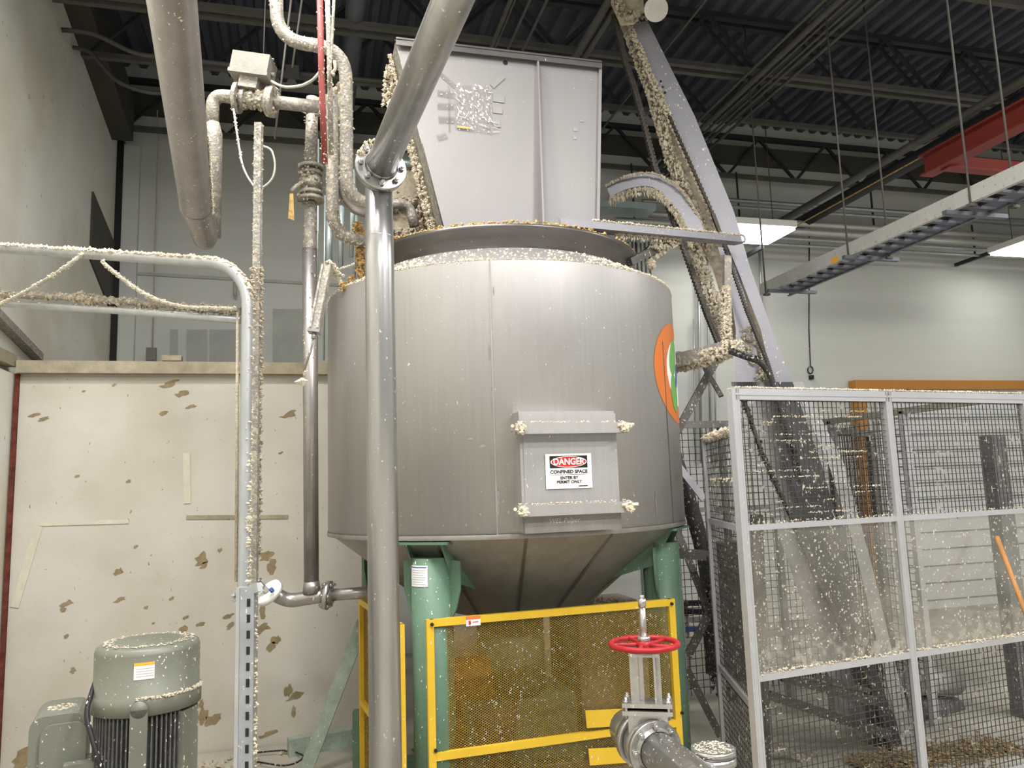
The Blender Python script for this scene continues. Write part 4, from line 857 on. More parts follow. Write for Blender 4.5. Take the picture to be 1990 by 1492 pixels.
# motor base, platform
solo('base_plate', 'flat grey metal base slab on the floor against the partition', 'base', MB().prism([V((-1.0, 5.2, .0)), V((.6, 5.2, 0)), V((.6, PY - .02, 0)), V((-1.35, PY - .02, 0)), ], (0, 0, .06)), M['floor'])
pl = MB(); 
for k in range(700): pl.lump((random.gauss(-.9, .3), min(6.2, random.gauss(5.6, .25)), .07), random.uniform(.008, .035))
for k in range(500): pl.lump((random.uniform(-.4, 2.6), random.uniform(3.9, 6.1), .012), random.uniform(.006, .025))
solo('pulp_debris', 'scattered pulp debris on the floor around the tank', 'debris', pl, M['pulp_d'], kind='stuff')
pl = MB(); q = WZ(1850, 1462, .02)
for k in range(2600): pl.lump((q.x + random.uniform(-.75, .5), q.y + random.gauss(0, .09), .006 + abs(random.gauss(0, .02))), random.uniform(.006, .016), (1.3, 1.3, .6))
solo('pulp_debris', 'long brown pulp heap on the floor inside the fence', 'debris', pl, M['heap'], kind='stuff')
# green brace and feet
ba, bb = W(706, 1208, 5.3), W(590, 1450, 5.1)
solo('diagonal_brace', 'faded green diagonal brace leaning from the tank frame to the floor', 'brace', MB().bar(ba, Z3(bb, .06), .09, .03, toC), M['green_p'])
solo('green_beam', 'faded green base beam behind the stand pipe', 'beam', MB().bar(WZ(560, 1452, .12), WZ(720, 1425, .12), .08, .12), M['green_p'])
solo('green_foot_post', 'short dark green post behind the stand pipe at floor level', 'post', MB().bar(W(697, 1380, 5.1), Z3(W(697, 1400, 5.1), 0), .07, .07, toC), M['green'])
solo('floor_wire', 'thin dark wire curling on the base slab', 'wire', MB().tube(fillet([WZ(500, 1462, .09), WZ(560, 1456, .09), WZ(598, 1470, .09), WZ(560, 1490, .09), WZ(500, 1480, .09)], .2, 5), .006, 6), M['black'])

# =================================================================== YELLOW GUARDS
def guard(name, lab, TLp, TRp, mids, dl, dr, labp=None, bottom=.08, pitch=.0205):
    A = W(TLp[0], TLp[1], dl); B = W(TRp[0], TRp[1], dr); zt_ = (A.z + B.z) / 2; A2, B2 = Z3(A, 0), Z3(B, 0)
    u = (B2 - A2).normalized(); n_ = UPV.cross(u); 
    if n_.dot(toC) < 0: n_ = -n_
    g = thing(name, lab, 'guard', (A2 + B2) / 2); w_ = .038
    part('frame_post', MB().bar(Z3(A, 0), Z3(A, zt_), w_, .03, n_), M['yellow'], g); part('frame_post', MB().bar(Z3(B, 0), Z3(B, zt_), w_, .03, n_), M['yellow'], g)
    part('top_rail', MB().bar(Z3(A, zt_ - w_ / 2), Z3(B, zt_ - w_ / 2), .032, w_), M['yellow'], g)
    for m_ in mids: part('mid_rail', MB().bar(Z3(A, m_), Z3(B, m_), .032, w_), M['yellow'], g)
    mesh = MB(); L_ = (B2 - A2).length; H_ = zt_ - .05; p = pitch; ang = .62
    o_ = A2 - n_ * .012
    for sg_ in (1, -1):
        x = -H_ / ang - p
        while x < L_ + H_ / ang + p:
            # line from (x,0) with slope
            x0, z0 = x, .05; x1, z1 = x + sg_ * H_ / ang, .05 + H_
            lo, hi = (0.0, 1.0)
            def at(t): return x0 + (x1 - x0) * t
            ts = sorted([(0 - x0) / (x1 - x0), (L_ - x0) / (x1 - x0)])
            lo = max(0, ts[0]); hi = min(1, ts[1])
            if hi > lo + .002:
                a = o_ + u * at(lo) + UPV * (z0 + H_ * lo); b = o_ + u * at(hi) + UPV * (z0 + H_ * hi)
                mesh.bar(a, b, .0025, .002, n_)
            x += p
    part('mesh_panel', mesh, M['yellow_m'], g)
    return g, A2, B2, u, n_, zt_
gz = W(845, 1455, 4.05).z
G, GA, GB, gu, gn, gzt = guard('mesh_guard', 'yellow framed expanded-mesh guard in front of the tank legs', (835, 1203), (1303, 1163), [gz], 4.02, 4.45)
def onG(px, py): return WP(px, py, GA, GB)
c_ = onG(918, 1205); tg = part('warning_label', MB().box(c_ + gn * .018, (.078, .002, .05), (gu, gn, UPV)), M['label'], G, 'white warning sticker with orange header')
part('label_header', MB().box(c_ + gn * .020 + UPV * .017, (.078, .002, .016), (gu, gn, UPV)), M['sorange'], tg)
put = MB(); put.box(c_ + gn * .020 - gu * .02 - UPV * .008, (.012, .002, .02), (gu, gn, UPV)).box(c_ + gn * .020 + gu * .012 - UPV * .006, (.03, .002, .004), (gu, gn, UPV)); part('label_symbol', put, M['sred'], tg)
for px, py in ((838, 1212), (1302, 1172), (845, 1456), (1322, 1383)):
    q = onG(px, py); part('corner_bolt', MB().cyl(q, q + gn * .028, .009, 8), M['sblack'], G)
for (x0, y0, x1, y1) in ((1134, 1378, 1225, 1410), (1140, 1452, 1225, 1482)):
    a = onG(x0, y0); b = onG(x1, y0 - 4); c = onG(x1, y1 - 4); d = onG(x0 + 3, y1 + 2)
    part('patch_plate', MB().prism([a + gn * .02, b + gn * .02, c + gn * .02, d + gn * .02], gn * .006), M['yellow'], G)
guard('mesh_guard', 'yellow framed guard on the partition side of the tank, partly behind the stand pipe', (702, 1172), (779, 1200), [gz], 5.1, 4.05)
solo('amber_cover', 'dark amber cover panel between the stand pipe and the partition', 'cover', MB().prism([W(708, 1190, 5.2), W(760, 1190, 4.9), Z3(W(760, 1190, 4.9), .05), Z3(W(706, 1190, 5.2), .05)], (0, .03, 0)), M['orange'])
# gearbox under the tank behind the mesh
gb = thing('drive_gearbox', 'pale green drive gearbox hanging under the tank cone', 'gearbox', C0)
part('gearbox_body', MB().cyl(C0 + UPV * .6, C0 + UPV * 1.12, .22, 32).box(C0 + UPV * .42, (.7, .5, .36)), M['green'], gb)
part('drive_cone', MB().lathe([(.05, .15), (.13, .55), (.13, .62)], C0 + rt * -.1 + toC * .35, n=24, cap0=True), M['brace'], gb)
part('cross_frame', MB().box(C0 + UPV * .2, (1.6, .12, .12)).box(C0 + UPV * .2, (.12, 1.6, .12)), M['green'], gb)
solo('caked_cabinet', 'pulp-caked beige machine cabinet behind the mesh guard', 'cabinet', MB().box(W(1190, 1290, 5.9) + V((0, .3, -.1)), (.55, .4, 1.1)).fuzz([W(1140, 1170, 5.85), W(1230, 1180, 5.85), W(1230, 1400, 5.85)], .04, 300, .02), M['pulp_d'])
solo('amber_motor', 'amber brown pump housing behind the mesh guard', 'pump', MB().cyl(W(880, 1330, 4.9), W(960, 1320, 4.9), .16, 24).box(W(900, 1420, 4.9), (.4, .3, .25)), M['orange'])

# =================================================================== GATE VALVE
gv_ = W(1252, 1251, 3.0); GV = V((gv_.x, gv_.y, 0)); wz = gv_.z
def gz_(py): return W(1250, py, 3.0).z
vt = thing('gate_valve', 'steel gate valve with a red handwheel in front of the yellow guard', 'valve', Z3(GV, gz_(1480)))
hw = part('handwheel', MB().tube([Z3(GV, wz) + V((.128 * math.cos(k / 48 * 2 * math.pi), .128 * math.sin(k / 48 * 2 * math.pi), 0)) for k in range(48)], .0115, 12, closed=True).cyl(Z3(GV, wz - .02), Z3(GV, wz + .012), .028, 16), M['red'], vt, 'red handwheel')
for k in range(5):
    a = 2 * math.pi * k / 5 + .3; part('spoke', MB().tube([Z3(GV, wz), Z3(GV, wz + .004) + V((.06 * math.cos(a), .06 * math.sin(a), -.006)), Z3(GV, wz) + V((.126 * math.cos(a + .12), .126 * math.sin(a + .12), 0))], .008, 8), M['red'], hw)
part('stem', MB().cyl(Z3(GV, wz), Z3(GV, gz_(1180)), .0125, 12).cyl(Z3(GV, gz_(1180)), Z3(GV, gz_(1165)), .017, 6).cyl(Z3(GV, gz_(1165)), Z3(GV, gz_(1158)), .01, 10), M['cast'], vt)
part('stem_nut', MB().cyl(Z3(GV, wz + .01), Z3(GV, wz + .03), .027, 6), M['cast'], vt)
vr = (rt * .9 + toC * .2).normalized(); vn = UPV.cross(vr); vn = vn if vn.dot(toC) > 0 else -vn
y0_, y1_ = gz_(1268), gz_(1362)
part('yoke_cap', MB().cyl(Z3(GV, y0_), Z3(GV, y0_ + .022), .047, 20).box(Z3(GV, y0_ - .005), (.11, .06, .012), (vr, vn, UPV)), M['cast'], vt)
for e, w_ in ((-1, .055), (1, .04)): part('yoke_plate', MB().box(Z3(GV, (y0_ + y1_) / 2) + vr * (.035 * e) + vn * (.01 * e), (.008 if e > 0 else .05, .055 if e > 0 else .008, y0_ - y1_), (vr, vn, UPV)).box(Z3(GV, (y0_ + y1_) / 2) + vr * (.045 * e), (w_ * .6, .006, y0_ - y1_), (vr, vn, UPV)), M['cast'], vt)
bo = part('bonnet', MB().box(Z3(GV, y1_ - .0), (.19, .09, .016), (vr, vn, UPV)).box(Z3(GV, y1_ - .028), (.19, .09, .016), (vr, vn, UPV)).box(Z3(GV, y1_ - .07), (.15, .055, .10), (vr, vn, UPV)), M['cast'], vt)
for e in (-1, 1):
    for s_ in (-1, 1): q = Z3(GV, y1_) + vr * (.08 * e) + vn * (.035 * s_); part('bonnet_bolt', MB().cyl(q - UPV * .05, q + UPV * .03, .006, 8).cyl(q + UPV * .008, q + UPV * .018, .011, 6), M['cast'], bo)
pA_ = W(1222, 1432, 3.22); pB_ = W(1268, 1441, 2.96); pdv = (W(1345, 1500, 2.66) - pB_).normalized()
vc = Z3(GV, gz_(1440)); pc0 = vc - pdv * .10; pc1 = vc + pdv * .03
part('wafer_body', MB().cyl(vc - pdv * .035, vc + pdv * .03, .094, 32), M['cast'], vt)
fb = part('rear_flange', MB().cyl(vc - pdv * .09, vc - pdv * .045, .105, 32).cyl(vc - pdv * .22, vc - pdv * .09, .075, 24), M['cast'], vt)
ff = part('front_flange', MB().cyl(vc + pdv * .035, vc + pdv * .058, .105, 36).lathe([(.082, .058), (.074, .075)], vc, pdv, 30), M['cast'], vt)
bolts(ff, vc + pdv * .045, pdv, .088, 8, .011, .07)
op = thing('outlet_pipe', 'spattered steel outlet pipe leading from the gate valve to a capped stub', 'pipe', vc + pdv * .5 - V((0, 0, .1)))
part('pipe_run', MB().tube([vc + pdv * .055, vc + pdv * .5, vc + pdv * .9], .072, 30), M['cast'], op)
st = W(1387, 1470, 2.75); 
part('stub', MB().cyl(Z3(st, st.z - .2), Z3(st, st.z - .02), .055, 24).tube([vc + pdv * .42, Z3(st, st.z - .14)], .06, 20), M['cast'], op)
cf = part('blind_flange', MB().cyl(Z3(st, st.z + .012), Z3(st, st.z + .03), .078, 36).cyl(Z3(st, st.z - .022), Z3(st, st.z + .005), .078, 36).cyl(Z3(st, st.z - .01), Z3(st, st.z + .02), .07, 36), M['cast'], op)
bolts(cf, Z3(st, st.z), (0, 0, 1), .066, 6, .007, .06)
part('pulp_crust', scat(MB().fuzz([vc + pdv * .1, vc + pdv * .6], .072, 90, .004, (0, 0, 1.2)), Z3(st, st.z + .032), rt, toC, .07, 200, .0045), M['pulp'], op, None, 'stuff')

# =================================================================== FENCE ENCLOSURE
FA = W(1436, 932, 4.2); FB = W(2002, 913, 5.08); FA, FB = Z3(FA, 0), Z3(FB, 0)
fu = (FB - FA).normalized(); fn = UPV.cross(fu); fn = fn if fn.dot(toC) > 0 else -fn
def fp(px, py): return WP(px, py, FA, FB)
fzT = (fp(1412, 742).z + fp(1975, 778).z) / 2; fzM = (fp(1600, 1010).z + fp(1900, 1003).z) / 2; fzL = (fp(1460, 1308).z + fp(1950, 1253).z) / 2
fence = thing('machine_fence', 'aluminium profile machine fence with mesh and clear panels beside the tank', 'fence', FA)
xm = fp(1722, 790); xm = (xm - FA).dot(fu); FLn = (FB - FA).length
def fx(s): return FA + fu * s
pw_ = .048
def post(s, z1, nm_='post'):
    q = fx(s); m_ = MB().bar(q, Z3(q, z1), pw_, pw_, fn)
    for e in (-.012, .012): m_.bar(q + fu * e + fn * (pw_ / 2 + .001), Z3(q, z1) + fu * e + fn * (pw_ / 2 + .001), .005, .004, fn)
    part(nm_, m_, M['alu'], fence)
xs_ = [0, xm, FLn]
for s in xs_: post(s, fzT)
part('top_rail', MB().bar(Z3(fx(0), fzT - .03), Z3(fx(FLn), fzT - .03), pw_, .062).bar(Z3(fx(0), fzT - .03) + fn * .025, Z3(fx(FLn), fzT - .03) + fn * .025, .004, .012), M['alu'], fence)
part('mid_rail', MB().bar(Z3(fx(0), fzM), Z3(fx(FLn), fzM), pw_ * .8, .03), M['alu'], fence)
part('low_rail', MB().bar(Z3(fx(0), fzL), Z3(fx(FLn), fzL), pw_ * .8, .034), M['alu'], fence)
part('bottom_rail', MB().bar(Z3(fx(0), .10), Z3(fx(FLn), .10), pw_ * .8, .04), M['alu'], fence)
def wire_panel(parent, A, B, z0, z1, pitch, r, nme='wire_mesh', n_=None, mm='wire'):
    u = (B - A).normalized(); L_ = (B - A).length; m_ = MB(); nn = UPV.cross(u)
    k = 1
    while k * pitch < L_: q = A + u * k * pitch; m_.bar(Z3(q, z0), Z3(q, z1), r, r, nn); k += 1
    k = 1
    while k * pitch < z1 - z0: z = z0 + k * pitch; m_.bar(Z3(A, z), Z3(B, z), r, r, nn); k += 1
    return part(nme, m_, M[mm], parent)
g_ = pw_ / 2
for (s0_, s1_) in ((0, xm), (xm, FLn)):
    wire_panel(fence, fx(s0_ + g_), fx(s1_ - g_), fzM + .015, fzT - .06, .034, .0036)
    wire_panel(fence, fx(s0_ + g_), fx(s1_ - g_), .12, fzL - .017, .036, .0036)
    a = fx(s0_ + g_); b = fx(s1_ - g_)
    part('clear_panel', MB().prism([Z3(a, fzL + .017), Z3(b, fzL + .017), Z3(b, fzM - .015), Z3(a, fzM - .015)], fn * .004), M['poly'], fence, 'clear panel smeared with pulp')
fcz = MB().fuzz([Z3(fx(0), fzT + .004), Z3(fx(FLn), fzT + .004)], .008, 900, .007, (0, 0, 1)).fuzz([Z3(fx(0), fzL + .02) + fn * .01, Z3(fx(FLn), fzL + .02) + fn * .01], .01, 700, .007).fuzz([Z3(fx(0), fzM + .02), Z3(fx(FLn), fzM + .02)], .008, 350, .006)
for k in range(38):     # strings of pulp caught on the wires near the corner
    z = fzM + .03 + .034 * random.randint(0, 18); s = random.uniform(.05, xm * .75); L_ = random.uniform(.05, .3); fcz.fuzz([Z3(fx(s), z), Z3(fx(min(s + L_, xm)), z)], .003, int(L_ * 150), .0045)
part('pulp_crust', fcz, M['pulp'], fence, None, 'stuff')
# side return panel (from corner away)
SB = Z3(W(1376, 945, 5.15), 0); su = (SB - FA).normalized()
zS = W(1376, 852, 5.15).z; 
sd = thing('side_return_fence', 'narrow lower mesh fence return running back from the fence corner', 'fence', SB)
zs1 = W(1380, 1012, 5.1).z; zs2 = W(1394, 1294, 5.0).z
SA = FA + su * .05
part('post', MB().bar(SB, Z3(SB, zS), .045, .045, su), M['alu'], sd); part('post', MB().bar(SA, Z3(SA, zS), .04, .04, su), M['alu'], sd)
for z in (zS, zs1, zs2, .1): part('rail', MB().bar(Z3(SA, z), Z3(SB, z), .03, .035), M['alu'], sd)
wire_panel(sd, SA, SB, .1, zS, .04, .004)
part('pulp_crust', MB().fuzz([Z3(SA, zS), Z3(SB, zS)], .02, 300, .014).fuzz([Z3(SA, zS), Z3(FA, fzT)], .02, 420, .009).fuzz([Z3(SA, 1.9), Z3(SB, 1.9)], .01, 80, .008), M['pulp'], sd, None, 'stuff')
# rear and far-side fences
RB = Z3(WX(1592, 830, FB.x), 0); rzT = WX(1592, 828, FB.x).z
RA = V((WY(1300, 830, RB.y).x, RB.y, 0))
fr_ = thing('rear_fence', 'rear dusty mesh fence seen through the front panels', 'fence', RA)
zr = WY(1350, 825, RB.y).z
for s in (0, .33, .66, 1.0):
    q = RA.lerp(RB, s); part('post', MB().bar(q, Z3(q, zr), .05, .05, (0, 1, 0)), M['convey_d'], fr_)
part('top_rail', MB().bar(Z3(RA, zr), Z3(RB, zr), .05, .06), M['convey_d'], fr_); part('mid_rail', MB().bar(Z3(RA, zr - .75), Z3(RB, zr - .75), .04, .04), M['convey_d'], fr_)
part('low_rail', MB().bar(Z3(RA, .55), Z3(RB, .55), .04, .05), M['convey_d'], fr_)
wire_panel(fr_, RA, RB, .1, zr, .06, .005)
ffs = thing('far_fence', 'slanting far side fence rail with dusty posts behind the front fence', 'fence', RB)
fb2 = FB - V((0, 0, 0)); part('top_rail', MB().bar(Z3(RB, zr), Z3(fb2, fzT), .05, .05), M['pipe_p'], ffs)
for s in (.08, .5): q = RB.lerp(fb2, s); part('post', MB().bar(q, Z3(q, zr), .05, .05, (1, 0, 0)), M['alu'], ffs)
wire_panel(ffs, RB, RB.lerp(fb2, .5), .1, zr - .05, .06, .005)
# dark posts, gate frame behind
q = Z3(W(1946, 1000, 6.2), 0); solo('dark_post', 'wide dusty dark post behind the end of the front fence', 'post', MB().bar(q, Z3(q, W(1930, 845, 6.2).z), .14, .12, (0, 1, 0)), M['post'])
gt = thing('mesh_gate', 'dusty framed mesh gate standing behind the enclosure', 'gate', Z3(W(1660, 1000, 6.9), 0))
ga, gb_ = Z3(W(1630, 1000, 6.6), 0), Z3(W(1705, 1000, 7.3), 0); gzt_ = W(1640, 835, 6.6).z
for q in (ga, gb_): part('post', MB().bar(q, Z3(q, gzt_), .07, .07, (0, 1, 0)), M['post'], gt)
part('top_rail', MB().bar(Z3(ga, gzt_), Z3(gb_, gzt_), .06, .06), M['post'], gt); wire_panel(gt, ga, gb_, .1, gzt_, .06, .006)
q = Z3(W(1598, 1000, 6.3), 0); solo('enclosure_post', 'dusty grey post at the rear corner of the enclosure', 'post', MB().bar(q, Z3(q, W(1598, 838, 6.3).z), .12, .08, (0, 1, 0)), M['convey_d'])
solo('broom', 'orange-brown wooden broom handle leaning outside the fence end', 'broom', MB().tube([W(1937, 1043, 4.75), W(2010, 1235, 4.4)], .014, 12), M['wood'])
solo('dock_curb', 'pale concrete curb along the foot of the rear wall', 'curb', MB().box((3.6, YB - .25, .12), (3.2, .4, .24)), M['paste'])
# =================================================================== CONVEYOR
def cv(px, py, d): return W(px, py, d)
dT, dB = 6.5, 5.45
def cd(y): return dT + (dB - dT) * (y + 10) / 1500.0
def edge(tab): return [cv(x, y, cd(y)) for x, y in tab]
conv = thing('inclined_conveyor', 'tall leaning steel chain conveyor coated with pulp, rising past the tank to the ceiling', 'conveyor', Z3(cv(1780, 1500, 5.45), 0))
def strip(name, Lt, Rt, off, th_, m, lab=None):
    """solid plate between two picture edges, at real depth off behind the conveyor face, with thickness"""
    mb = MB(); n = len(Lt); dv = ray(1450, 746).normalized()
    a = [cv(x, y, cd(y) + off) for x, y in Lt]; b = [cv(x, y, cd(y) + off) for x, y in Rt]
    vs = []
    for p_, q_ in zip(a, b): vs += [p_, q_, q_ + dv * th_, p_ + dv * th_]
    fs = [(0, 1, 2, 3), tuple(4 * (n - 1) + i for i in (3, 2, 1, 0))]
    for i in range(n - 1):
        o, o2 = 4 * i, 4 * (i + 1)
        for j in range(4): fs.append((o + j, o2 + j, o2 + (j + 1) % 4, o + (j + 1) % 4))
    mb.add(vs, fs); return part(name, mb, M[m], conv, lab)
strip('outer_plate', [(1222, 48), (1302, 225), (1385, 410), (1432, 520), (1478, 640), (1502, 742)], [(1258, 40), (1350, 225), (1426, 410), (1458, 520), (1500, 640), (1540, 742)], 0, .03, 'convey')
strip('inner_web', [(1200, 40), (1243, 136), (1266, 225), (1325, 410), (1384, 520), (1420, 640), (1440, 742)], [(1226, 48), (1268, 136), (1306, 225), (1385, 410), (1434, 520), (1480, 640), (1504, 742)], .16, .03, 'pulp_d', 'pulp coated inner web')
strip('side_plate', [(1395, 480), (1418, 560), (1430, 640), (1428, 742)], [(1425, 480), (1444, 560), (1464, 640), (1480, 742)], .03, .03, 'convey')
strip('lower_plate', [(1420, 742), (1470, 900), (1520, 1060), (1600, 1290), (1700, 1500)], [(1500, 742), (1560, 900), (1610, 1060), (1690, 1290), (1790, 1500)], .12, .05, 'convey_d')
strip('lower_outer_plate', [(1540, 742), (1610, 900), (1660, 1060), (1715, 1290), (1765, 1500)], [(1560, 742), (1640, 900), (1695, 1100), (1740, 1290), (1800, 1500)], .02, .06, 'convey_d')
strip('dark_belt', [(1496, 742), (1530, 900), (1575, 1060), (1650, 1290), (1710, 1480)], [(1540, 742), (1596, 900), (1640, 1060), (1700, 1290), (1765, 1480)], -.05, .08, 'belt', 'dark wet belt')
ch1 = [cv(x, y, cd(y) - .1) for x, y in [(1193, 30), (1200, 57), (1216, 125), (1231, 166), (1246, 219), (1273, 325), (1298, 400), (1335, 500), (1370, 600), (1398, 670)]]
cm = MB().tube(ch1, .017, 8)
for p_, q_ in zip(ch1[:-1], ch1[1:]):
    for k in range(14): c = p_.lerp(q_, (k + .5) / 14); cm.box(c, (.045, .03, .024))
part('drive_chain', cm, M['chain'], conv, 'dark drive chain')
ch2 = [cv(x, y, cd(y) - .1) for x, y in [(1300, 225), (1385, 415), (1405, 470), (1450, 600), (1490, 700), (1520, 800), (1560, 930)]]
cm = MB().tube(ch2, .011, 8)
for p_, q_ in zip(ch2[:-1], ch2[1:]):
    for k in range(22): c = p_.lerp(q_, (k + .5) / 22); cm.box(c, (.03, .02, .014))
part('drive_chain', cm, M['chain'], conv, 'thin dark chain along the plate')
ch3 = [cv(x, y, cd(y) - .12) for x, y in [(1440, 760), (1480, 880), (1535, 1000), (1580, 1110), (1640, 1230), (1690, 1330), (1740, 1500)]]
part('drive_chain', MB().tube(ch3, .016, 8).fuzz(ch3, .02, 300, .012), M['chain'], conv)
hd_ = part('head_housing', MB().prism([cv(1188, 10, 6.3), cv(1186, -60, 6.3), cv(1246, -60, 6.3), cv(1252, 22, 6.3), cv(1232, 48, 6.3), cv(1206, 50, 6.3)], ray(1250, 0) * .3).fuzz([cv(1196, -10, 6.28), cv(1212, 30, 6.28), cv(1240, 30, 6.28)], .04, 260, .016), M['pulp_d'], conv)
pl_ = cv(1275, 18, 6.2); part('head_shaft', MB().cyl(pl_, pl_ + ray(1275, 18) * .25, .095, 28).cyl(pl_ - ray(1275, 18) * .012, pl_, .075, 24).cyl(pl_ - ray(1275, 18) * .02, pl_, .05, 24).cyl(pl_ - ray(1275, 18) * .035, pl_, .02, 12), M['cast'], conv)
part('bracket_hole', MB().cyl(cv(1284, 158, cd(158) - .01), cv(1284, 158, cd(158) + .01), .01, 8).cyl(cv(1288, 169, cd(165) - .01), cv(1288, 169, cd(165) + .01), .01, 8).cyl(cv(1292, 180, cd(178) - .01), cv(1292, 180, cd(178) + .01), .011, 8), M['sblack'], conv)
# curved arm
def smooth2(t, n=5):
    o = []
    for i in range(len(t) - 1):
        p = [t[max(i - 1, 0)], t[i], t[i + 1], t[min(i + 2, len(t) - 1)]]
        for k in range(n):
            u = k / n; o.append(tuple(.5 * (2 * p[1][c] + (p[2][c] - p[0][c]) * u + (2 * p[0][c] - 5 * p[1][c] + 4 * p[2][c] - p[3][c]) * u * u + (3 * p[1][c] - p[0][c] - 3 * p[2][c] + p[3][c]) * u ** 3) for c in (0, 1)))
    return o + [t[-1]]
al = [(1178, 362), (1215, 345), (1265, 338), (1310, 358), (1345, 400), (1370, 450)]; ar = [(1186, 382), (1222, 366), (1262, 362), (1292, 380), (1322, 420), (1342, 466)]
al, ar = smooth2(al), smooth2(ar)
strip('curved_arm', al, ar, -.15, .03, 'convey', 'curved pale steel arm')
amc = MB().fuzz([cv(x, y, 6.05) for x, y in al], .01, 420, .011, (0, 0, 1)).fuzz([cv(x, y + 3, 6.05) for x, y in ar], .02, 520, .016, (0, 0, -1), .08)
part('arm_crust', amc, M['pulp'], conv, None, 'stuff')
cc = MB()
cc.fuzz([cv(x, y, cd(y) + .1) for x, y in [(1222, 60), (1268, 180), (1302, 300), (1352, 420), (1385, 480)]], .045, 1300, .017, None, .06)
cc.fuzz([cv(x, y, cd(y) - .02) for x, y in [(1210, 20), (1232, 70), (1300, 225), (1352, 345), (1400, 460)]], .02, 700, .013)
cc.fuzz([cv(x, y, cd(y) + .1) for x, y in [(1345, 470), (1365, 530), (1400, 620), (1408, 690)]], .05, 700, .02, None, .05)
cc.fuzz([cv(x, y, cd(y) + .1) for x, y in [(1215, 10), (1250, 30), (1270, 5)]], .06, 120, .02)
cc.fuzz([cv(x, y, cd(y) + .05) for x, y in [(1450, 640), (1480, 740)]], .07, 220, .016)
part('pulp_crust', cc, M['pulp'], conv, 'shaggy hanging pulp', 'stuff')
# horizontal shelf plate and its brace
hs = thing('support_beam', 'level steel support beam from the tank rim out to the conveyor', 'beam', cv(1260, 470, 5.0))
h_a, h_b = cv(1088, 433, 4.55), cv(1438, 466, 5.95)
part('angle_beam', MB().bar(h_a, h_b, .02, .055).bar(h_a - UPV * .028 + (h_b - h_a) * .02, h_b - UPV * .028, .10, .008), M['convey'], hs)
part('knee_brace', MB().bar(cv(1222, 510, 5.05), cv(1318, 462, 5.5), .05, .05), M['brace'], hs)
part('end_ring', MB().tube([cv(1434 + 14 * math.cos(k / 16 * 2 * math.pi), 464 + 9 * math.sin(k / 16 * 2 * math.pi), 5.95) for k in range(16)], .008, 6, closed=True), M['convey'], hs)
part('pulp_crust', MB().fuzz([h_a.lerp(h_b, .15) + UPV * .03, h_b + UPV * .03], .01, 420, .010, (0, 0, 1)).fuzz([h_a.lerp(h_b, .25) - UPV * .03, h_a.lerp(h_b, .6) - UPV * .03], .01, 220, .011, (0, 0, -1), .05).fuzz([cv(1270, 490, 5.2), cv(1318, 464, 5.5)], .04, 160, .014).fuzz([cv(1262, 505, 5.2), cv(1268, 520, 5.2)], .02, 60, .016), M['pulp'], hs, None, 'stuff')
# crusted cross arm beside the tank
k0, k1, k2, k3 = cv(1300, 712, 5.6), cv(1395, 688, 5.3), cv(1420, 676, 5.25), cv(1398, 500, 5.45)
ka = thing('cantilever_bracket', 'heavily pulp-caked steel bracket arm sticking out beside the tank decal', 'bracket', k0)
part('arm_bar', MB().bar(k0 - rt * .1, k2, .08, .10), M['pipe_p'], ka); part('arm_tube', MB().tube([cv(1300, 700, 5.5), cv(1318, 690, 5.5), cv(1345, 694, 5.5)], .03, 10), M['convey_d'], ka)
part('arm_post', MB().bar(cv(1413, 500, 5.6), cv(1413, 680, 5.3), .05, .05, toC), M['pipe_p'], ka)
part('pulp_crust', MB().fuzz([k0, k1, k2], .055, 620, .018).fuzz([cv(1410, 560, 5.5), cv(1413, 680, 5.28)], .03, 420, .014).fuzz([k2, k2 + rt * .08], .04, 80, .016), M['pulp'], ka, None, 'stuff')
solo('power_cable', 'thick black cable with pulp sleeve curving from the caked arm down the conveyor', 'cable', MB().tube(fillet([cv(1418, 682, 5.2), cv(1450, 694, 5.15), cv(1478, 702, 5.15), cv(1500, 735, 5.2), cv(1520, 800, 5.2), cv(1545, 880, 5.2)], .1, 5), .02, 8).fuzz([cv(1418, 680, 5.2), cv(1450, 692, 5.13), cv(1478, 698, 5.13)], .016, 120, .011), M['belt'])
# braces
def brace(lab, a, b, w_=.045, m='brace', name='frame_brace', grp='conveyor frame braces'): return solo(name, lab, 'brace', MB().bar(cv(*a), cv(*b), w_, w_ * .6, toC), M[m], grp)
brace('dark diagonal brace from the caked arm down to the tank side', (1392, 700, 5.6), (1316, 838, 5.5), .055)
brace('thin diagonal brace crossing behind the caked arm', (1368, 712, 6.2), (1402, 770, 6.0), .035)
brace('dark brace slanting beside the green leg toward the fence post', (1316, 1030, 5.8), (1380, 1195, 5.6), .05)
brace('dark brace rising from the green leg to the fence post', (1336, 1275, 5.5), (1382, 1185, 5.6), .055)
brace('long dark brace slanting down to the fence post foot', (1335, 1300, 5.5), (1400, 1430, 5.4), .05)
brace('short level dark brace between green leg and fence', (1318, 1075, 5.5), (1382, 1080, 5.5), .07)
brace('pale diagonal bar above the dark hoop', (1318, 905, 5.8), (1368, 970, 5.7), .05, 'convey')
brace('dark upper brace inside the fence reaching the conveyor foot', (1520, 1315, 5.2), (1700, 1362, 5.3), .06)
brace('dark middle brace inside the fence reaching the conveyor foot', (1494, 1350, 5.2), (1728, 1428, 5.3), .06)
brace('thin dark upper bar inside the fence', (1580, 1312, 5.2), (1690, 1342, 5.3), .03)
brace('pale bar slanting low inside the fence', (1496, 1440, 5.2), (1610, 1500, 5.2), .05, 'pipe_p')
solo('frame_post', 'dark frame post standing just inside the fence corner', 'post', MB().bar(Z3(cv(1478, 1400, 4.9), 0), cv(1470, 1000, 4.9), .07, .05, toC), M['brace'])
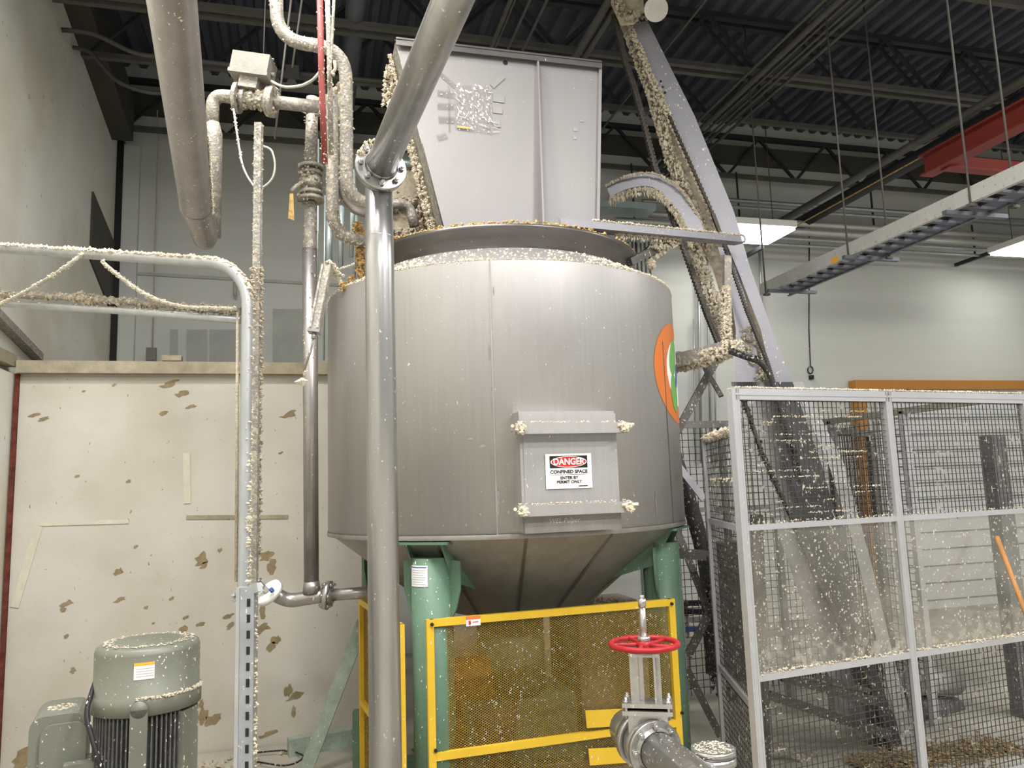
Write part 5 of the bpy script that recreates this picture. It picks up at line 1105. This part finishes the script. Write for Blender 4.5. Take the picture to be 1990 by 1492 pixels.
solo('curved_chute', 'dark curved chute edge between tank and side fence', 'chute', MB().tube(fillet([cv(1308, 880, 5.9), cv(1335, 960, 5.9), cv(1362, 1050, 5.9), cv(1382, 1150, 5.9)], .2, 5), .06, 12), M['belt'])
cbx = MB().box(cv(1405, 1190, 5.6), (.18, .3, .9)).box(cv(1415, 1080, 5.5), (.22, .2, .2)); solo('drive_unit', 'dark greasy drive unit behind the narrow side fence', 'drive', cbx.fuzz([cv(1400, 1080, 5.4), cv(1410, 1350, 5.4)], .1, 200, .02), M['belt'])
mt2 = thing('conveyor_motor', 'dark grey motor low behind the front fence', 'motor', cv(1810, 1400, 6.2))
for k, (y0, y1) in enumerate([(1305, 1345), (1355, 1400)]):
    a, b = cv(1775, (y0 + y1) / 2, 6.0), cv(1853, (y0 + y1) / 2, 6.3); part(['motor_case', 'gear_case'][k], MB().cyl(a, b, .10, 24), M['convey_d' if k == 0 else 'post'], mt2)
part('mount_foot', MB().bar(cv(1800, 1380, 6.1), Z3(cv(1800, 1380, 6.1), 0), .12, .12, toC), M['post'], mt2)
# stacked black pallets/hoses behind at left of fence
sr = thing('storage_rack', 'low rack with black, grey and blue bars behind the side fence', 'rack', Z3(cv(1340, 1200, 7.2), 0))
for k, (y, m_) in enumerate([(1172, 'black'), (1188, 'black'), (1204, 'convey_d'), (1222, 'sblue')]):
    part('shelf_bar', MB().bar(cv(1318, y, 7.2), cv(1480, y - 2, 7.2), .06, .045), M[m_], sr)
for px in (1330, 1468): part('rack_post', MB().bar(Z3(cv(px, 1180, 7.24), 0), cv(px, 1165, 7.24), .05, .05, toC), M['convey_d'], sr)
# back wall conduits and cord
for k, (x0, y0, x1, y1, r_, lab) in enumerate([(1356, 470, 1363, 900, .022, 'widest galvanised riser on the rear wall behind the conveyor'), (1373, 470, 1382, 900, .018, 'second galvanised riser on the rear wall'), (1348, 620, 1352, 900, .012, 'thin riser beside the widest one on the rear wall'),
                                               (1388, 640, 1392, 900, .012, 'thin riser nearest the fence corner on the rear wall'), (1474, 440, 1482, 640, .02, 'riser on the rear wall beside the cable tray end')]):
    solo('wall_riser', lab, 'conduit', MB().tube([WY(x0, y0, YB - .08), WY(x1, y1, YB - .08)], r_, 8), M['galv'])
for k in range(7):
    solo('fine_riser', 'fine vertical conduit in the close row just past the tank shoulder', 'conduit', MB().tube([Z3(WY(1212 + k * 8, 455, YB - .012), 5.2), Z3(WY(1212 + k * 8, 455, YB - .012), .0)], .011, 6), M['teal'], 'close row of fine conduits')
pcd = thing('pull_cord', 'thin dark cord hanging down the rear wall with a coil and plug at its end', 'cord', WY(1575, 733, YB - .06))
part('cord_line', MB().tube([WY(1573, 420, YB - .01), WY(1572, 640, YB - .01), WY(1575, 712, YB - .01)], .007, 6), M['black'], pcd)
part('cord_coil', MB().tube([WY(1575 + 5 * math.cos(k / 12 * 6.283), 719 + 7 * math.sin(k / 12 * 6.283), YB - .02) for k in range(12)], .009, 6, closed=True), M['black'], pcd)
part('plug', MB().box(WY(1577, 733, YB - .03), (.05, .05, .06)), M['black'], pcd)
